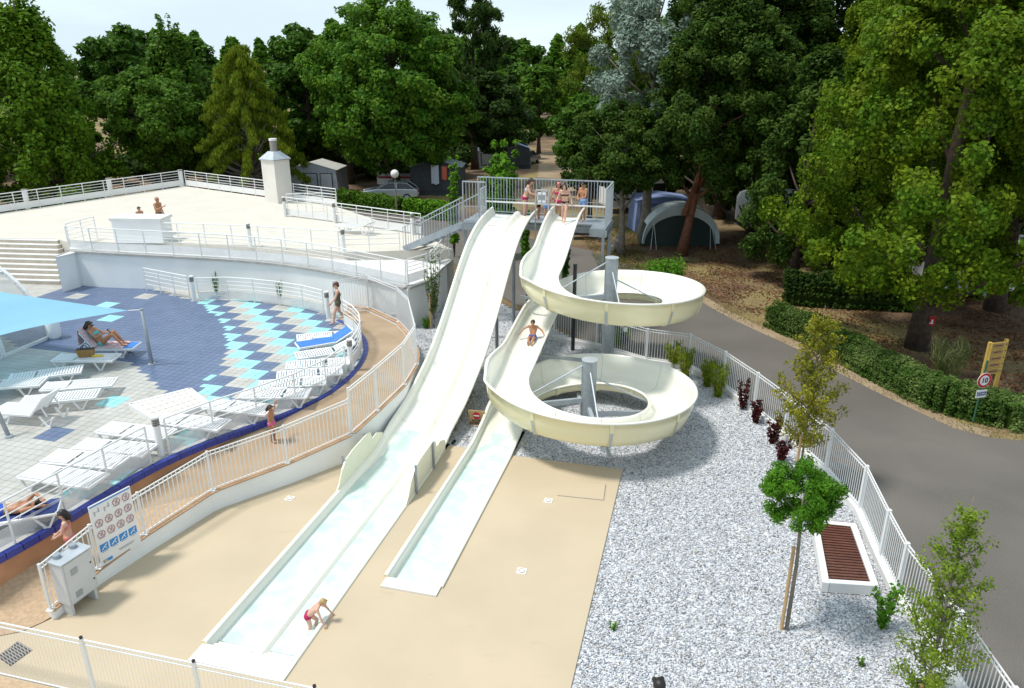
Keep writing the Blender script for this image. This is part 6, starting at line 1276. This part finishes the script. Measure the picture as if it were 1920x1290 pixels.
    if hair:
        hb = MB(); hb.sphere(hp(0, -.016, .024), (.058*h*k_, .064*h*k_, .058*h*k_), 16, 12, Hm); hb.sphere(hp(0, -.04, -.012), (.050*h*k_, .036*h*k_, .048*h*k_), 14, 10, Hm)
        for s in (-1, 1): hb.sphere(hp(s*.034, .028, .045), (.026*h*k_, .026*h*k_, .02*h*k_), 10, 8, Hm)
        if long:
            for s in (-.04, -.015, .015, .04): hb.tube([hp(s, -.045, .02), hp(s*1.2, -.062, -.05), hp(s*1.2, -.055, -.05-long*.5), hp(s*.9, -.045, -.05-long)], [.022*h, .026*h, .024*h, .010*h], 8); hb.sphere(hp(s*1.2, -.06, -.05), .026*h, 8, 6)
            for s in (-1, 1): hb.tube([hp(s*.05, .0, .03), hp(s*.06, -.012, -.03), hp(s*.055, -.02, -.05-long*.6)], [.014*h, .017*h, .008*h], 8)
        link('hair', remesh(hb, .007*h, 2), hair, t)
    for s in (-1, 1): MB().sphere(hp(s*.021, .054, .004), .0075*h, 8, 6).build('eye', 'black', body) if False else None
    eb = MB()
    for s in (-1, 1): eb.sphere(hp(s*.021, .0565, .003), .0065*h, 8, 6)
    m4 = bpy.data.meshes.new('eyes'); m4.from_pydata(eb.v, [], eb.f); link('eyes', m4, 'black', body)
    if glasses: gb = MB(); gb.box(hp(0, .066, .004), (.09*h, .014*h, .026*h), mtx=Hm); m5 = bpy.data.meshes.new('g'); m5.from_pydata(gb.v, [], gb.f); link('sunglasses', m5, 'black', t)
    if hat: cb_ = MB(); cb_.sphere(hp(0, -.005, .032), (.060*h, .068*h, .048*h), 14, 10, Hm); m6 = bpy.data.meshes.new('h'); m6.from_pydata(cb_.v, [], cb_.f); m6.polygons.foreach_set('use_smooth', [True]*len(m6.polygons)); link('cap', m6, hat, t)
    return t
# toddler climbing out of the double slide pool
lp = W(1.45, .62, -.30)
person('blond toddler in magenta trunks climbing out of the catch pool', lp, (U2.x*.95+S2.x*.25, U2.y*.95+S2.y*.25), .98, dict(pelvis=(0, .02, .46), chest=(0, .17, .61), neck=(0, .25, .69), head=(0, .33, .745), shl=(-.10, .23, .665), shr=(.10, .23, .665), ell=(-.15, .34, .52), elr=(.16, .30, .51), wrl=(-.17, .42, .37), wrr=(.19, .36, .37), hipl=(-.05, .02, .44), hipr=(.05, .02, .44), knl=(-.06, .16, .30), knr=(.06, .06, .23), anl=(-.06, .10, .08), anr=(.06, -.03, .045), tol=(-.06, .19, .06), tor=(.06, .06, .015)), 'skin_fair', 'hair_blond', 0, (('brief', 'cloth_magenta'),), look=(0, .8, -.6))
# girl on the ramp by the fence
p = G(515, 842, .42); p.z = rampz(p.x, p.y)+.005
person('small girl with pink bottoms and one arm raised behind the ramp fence', p, (.9, -.25), 1.06, dict(ell=(-.24, -.04, .83), wrl=(-.30, -.02, .99), elr=(.16, .04, .69), wrr=(.15, .12, .56)), 'skin_tan', 'hair_brown', .05, (('brief', 'cloth_pink'),), look=(.2, .9, -.3))
p = G(140, 1052, .3); p.z = rampz(p.x, p.y)+.005
person('girl in a coral bikini walking down the ramp by the rules board', p, (-.8, -.35), 1.28, dict(ell=(-.17, .08, .84), wrl=(-.10, .20, .74), elr=(.19, .04, .82), wrr=(.13, .20, .70)), 'skin_fair', 'hair_dark', .11, (('top', 'cloth_coral'), ('bikini', 'cloth_coral')), look=(-.15, .9, -.35))
# sunbather on the blue lounger (local axes of the lounger)
o = sunb; c, s = math.cos(o.rotation_euler.z), math.sin(o.rotation_euler.z)
fwd = (c, s); base = Vector((o.location.x, o.location.y, o.location.z))
SR = lambda x, y, z: (-y if False else y, x, z)
per = person('woman in a turquoise top reclining with a phone on the blue lounger', base, fwd, 1.62, dict(pelvis=(0, -.18, .46), chest=(0, -.38, .75), neck=(0, -.47, .90), head=(0, -.50, 1.06), shl=(-.17, -.44, .88), shr=(.17, -.44, .88), ell=(-.24, -.22, .70), elr=(.24, -.22, .70), wrl=(-.09, .0, .80), wrr=(.09, .0, .80), hipl=(-.08, -.16, .46), hipr=(.08, -.16, .46), knl=(-.09, .22, .80), knr=(.10, .26, .76), anl=(-.09, .50, .42), anr=(.11, .54, .41), tol=(-.09, .66, .385), tor=(.12, .70, .385)), 'skin_tan', 'hair_brown', .08, (('top', 'cloth_turq'), ('bikini', 'cloth_turq')), look=(0, .75, -.25), glasses=True)
rotz = math.atan2(s, c)-math.pi/2; Rm = Matrix.Rotation(rotz, 3, 'Z')
tag(MB().box(base+Rm@Vector((0, .07, .86)), (.075, .012, .15), mtx=Rm@Matrix.Rotation(-.5, 3, 'X')).build('phone', 'black', bevel=.004), 'black phone held by the reclining woman', 'phone')
t = thing('beach_towel', 'pink striped beach towel spread on the blue lounger', 'towel', base+Vector((0, 0, .36)))
mb = MB(); mb.box(base+Rm@Vector((0, .18, .362)), (.66, .86, .014), mtx=Rm); mb.build('seat_part', 'pink_towel', t); a_ = .95; MB().bar(base+Rm@Vector((0, -.26, .39)), base+Rm@Vector((0, -.26-.74*math.cos(a_), .39+.74*math.sin(a_))), .70, .02).build('back_part', 'pink_towel', t); MB().bar(base+Rm@Vector((0, -.30-.76*math.cos(a_), .37+.74*math.sin(a_))), base+Rm@Vector((0, -.34-.76*math.cos(a_), .45)), .66, .02, up=(1, 0, 0) if abs(Rm[0][0]) < .5 else (0, 1, 0)).build('drape', 'pink_towel', t)
# bag on the white lounger
bl = bagl; bp_ = Vector((bl.location.x, bl.location.y, bl.location.z+.36))+Vector((.0, .0, 0)); t = thing('beach_bag', 'brown and black straw beach bag on the white lounger', 'bag', bp_)
mb = MB(); ra = bl.rotation_euler.z+.2; Mr = Matrix.Rotation(ra, 3, 'Z'); q = [bp_+Mr@Vector((x*.24*k, y*.10*k, z)) for z, k in ((0, .85), (.26, 1.1)) for x, y in ((-1, -1), (1, -1), (1, 1), (-1, 1))]; mb.add(q, [(3, 2, 1, 0), (0, 1, 5, 4), (1, 2, 6, 5), (2, 3, 7, 6), (3, 0, 4, 7)]); mb.build('bag_body', 'bag', t)
for y in (-.09, .09): MB().tube([bp_+Mr@Vector((.11*math.cos(a), y, .25+.16*math.sin(a))) for a in np.linspace(0, math.pi, 10)], .012, 6).build('handle', 'black', t)
MB().box(bp_+Mr@Vector((0, 0, .255)), (.5, .2, .02), mtx=Mr).build('rim', 'black', t)
p = bp_+Mr@Vector((.36, -.08, .02)); tag(MB().tube([p-Mr@Vector((.16, .05, -.02)), p, p+Mr@Vector((.16, -.02, .02))], [.035, .05, .03], 8).build('rolled_cloth', 'yellow', smooth=True), 'rolled yellow cloth beside the beach bag', 'cloth')
# person lying on the navy lounger
o = navl; base = Vector((o.location.x, o.location.y, o.location.z)); c, s = math.cos(o.rotation_euler.z), math.sin(o.rotation_euler.z)
person('person lying on the navy lounger at the left edge', base, (c, s), 1.6, dict(pelvis=(0, .10, .45), chest=(0, -.22, .46), neck=(0, -.38, .46), head=(0, -.53, .47), shl=(-.17, -.34, .45), shr=(.17, -.34, .45), ell=(-.24, -.52, .52), elr=(.26, -.52, .58), wrl=(-.12, -.68, .45), wrr=(.10, -.66, .50), hipl=(-.08, .12, .45), hipr=(.08, .12, .45), knl=(-.09, .50, .44), knr=(.09, .50, .44), anl=(-.09, .86, .40), anr=(.09, .86, .40), tol=(-.10, .93, .46), tor=(.10, .93, .46)), 'skin_tan', 'hair_dark', 0, (('trunks', 'cloth_blue'),), look=(0, .2, 1))
# walking woman
p = G(637, 606, DZ)
person('woman in an olive swimsuit and sunglasses stepping onto the pool deck', p, (-.95, -.3), 1.60, dict(elr=(.24, -.12, 1.04), wrr=(.26, -.02, .84), ell=(-.25, .10, 1.06), wrl=(-.26, .26, .90), knl=(-.09, .16, .47), anl=(-.09, .22, .08), tol=(-.10, .38, .03), knr=(.09, -.02, .45), anr=(.09, -.28, .12), tor=(.09, -.16, .02)), 'skin_fair', 'hair_red', 0, (('onepiece', 'cloth_olive'), ('skirt', 'cloth_olive')), look=(.1, 1, -.25), glasses=True)
# man and child on the terrace
person('bald suntanned man standing behind the white block', Vector((-16.55, 34.9, TZ)), (.9, -.3), 1.72, dict(elr=(.26, .16, 1.16), wrr=(.05, .34, 1.28), ell=(-.27, -.06, 1.12), wrl=(-.22, .08, .92)), 'skin_tan', None, 0, (('trunks', 'cloth_black'),), look=(.1, 1, 0))
person('dark haired child beside the bald man behind the white block', Vector((-17.45, 34.9, TZ)), (.7, -.6), 1.26, {}, 'skin_mid', 'hair_dark', 0, (('trunks', 'cloth_blue'),))
# boy coming down the spiral
d_ = 10.9; zf = min(((abs((q[0]-ax(d_, q[0].z)).length), q[0].z) for q in path if 1.0 < q[0].z < 1.9), key=lambda x: x[0])[1]; sl_ = (1.78-1.15)/(D1-D2)
bx = ax(d_, zf)+U2*.05
zz_ = lambda y: -sl_*y
person('boy in blue trunks sliding between the two spiral loops', bx, (-S2.x, -S2.y), 1.22, dict(pelvis=(0, 0, .09), chest=(0, -.08, .33), neck=(0, -.06, .46), head=(0, -.02, .57), shl=(-.14, -.08, .43), shr=(.14, -.08, .43), ell=(-.30, -.02, .34), elr=(.31, -.02, .34), wrl=(-.40, .08, .22), wrr=(.40, .10, .22), hipl=(-.06, 0, .08), hipr=(.06, 0, .08), knl=(-.07, .25, .13), knr=(.07, .25, .13), anl=(-.06, .46, zz_(.46)+.06), anr=(.05, .46, zz_(.46)+.06), tol=(-.07, .50, zz_(.5)+.16), tor=(.06, .50, zz_(.5)+.16)), 'skin_tan', 'hair_dark', 0, (('trunks', 'cloth_blue'),), look=(0, 1, -.3))
# on the platform
person('woman in a pale bikini bending on the platform left of the notice board', W(PA+1.15, .30, PZ), (U2.x, U2.y), 1.68, js=1.077, J=dict(chest=(0, .10, 1.10), neck=(0, .16, 1.26), head=(0, .22, 1.40), shl=(-.16, .14, 1.23), shr=(.16, .14, 1.23), ell=(-.20, .22, 1.0), elr=(.22, .24, 1.0), wrl=(-.14, .42, .92), wrr=(.14, .44, .95)), skin='skin_fair', hair='hair_brown', long=.04, wear=(('top', 'cloth_white'), ('bikini', 'cloth_magenta'),), look=(0, .9, -.5))
person('small child in black trunks in front of the bending woman', W(PA+1.1, .86, PZ), (-U2.x, -U2.y), 1.28, js=1.1, J=dict(elr=(.17, .12, .74), wrr=(.12, .28, .86)), skin='skin_tan', hair='hair_dark', long=0, wear=(('trunks', 'cloth_black'),))
person('child in light blue trunks half hidden by the notice board', W(PA+.85, 1.25, PZ), (-S2.x, -S2.y), 1.27, {}, 'skin_fair', 'hair_brown', 0, (('trunks', 'cloth_lblue'),))
person('girl in a rose bikini and pale cap on the platform', W(PA+1.3, 1.62, PZ), (-S2.x, -S2.y), 1.5, js=1.1, J=dict(elr=(.26, .02, .90), wrr=(.34, .14, .80)), skin='skin_mid', hair='hair_brown', long=.09, wear=(('top', 'cloth_rose'), ('bikini', 'cloth_rose'),), hat='cloth_coral')
person('young woman in a black bikini stepping into the spiral slide', W(PA+.05, 2.12, 4.375), (-S2.x, -S2.y), 1.48, dict(pelvis=(0, 0, .74), chest=(0, .10, 1.02), neck=(0, .14, 1.17), head=(.01, .18, 1.31), shl=(-.155, .12, 1.14), shr=(.155, .12, 1.14), ell=(-.24, .10, .92), elr=(.24, .12, .93), wrl=(-.30, .20, .74), wrr=(.30, .20, .74), knl=(-.07, .18, .42), anl=(-.06, .30, .03), tol=(-.06, .44, -.02), knr=(.08, .08, .40), anr=(.08, -.02, .06), tor=(.09, .12, .02)), 'skin_fair', 'hair_dark', .10, (('band', 'cloth_black'), ('bikini', 'cloth_black')), look=(-.2, 1, -.25))
person('dark haired boy in light blue trunks at the right platform end', W(PA+1.35, 2.6, PZ), (-S2.x*.8-U2.x*.5, -S2.y*.8-U2.y*.5), 1.56, js=1.1, J=dict(ell=(-.19, .08, .90), wrl=(-.06, .2, .84), elr=(.19, .08, .90), wrr=(.06, .2, .84)), skin='skin_tan', hair='hair_dark', long=0, wear=(('trunks', 'cloth_lblue'),), look=(0, .8, -.6))
# head at the lower picture edge
p = G(1237, 1279, 1.56); person('person with dark hair at the bottom picture edge', Vector((p.x, p.y, gz(p.x, p.y))), (-.1, 1), 1.64, {}, 'skin_tan', 'hair_dark', 0, (('trunks', 'cloth_black'),))
for o in list(bpy.data.objects):   # drop unused first prototypes
    if o.get('label') == 'x':
        for ch in list(o.children_recursive): bpy.data.objects.remove(ch)
        bpy.data.objects.remove(o)
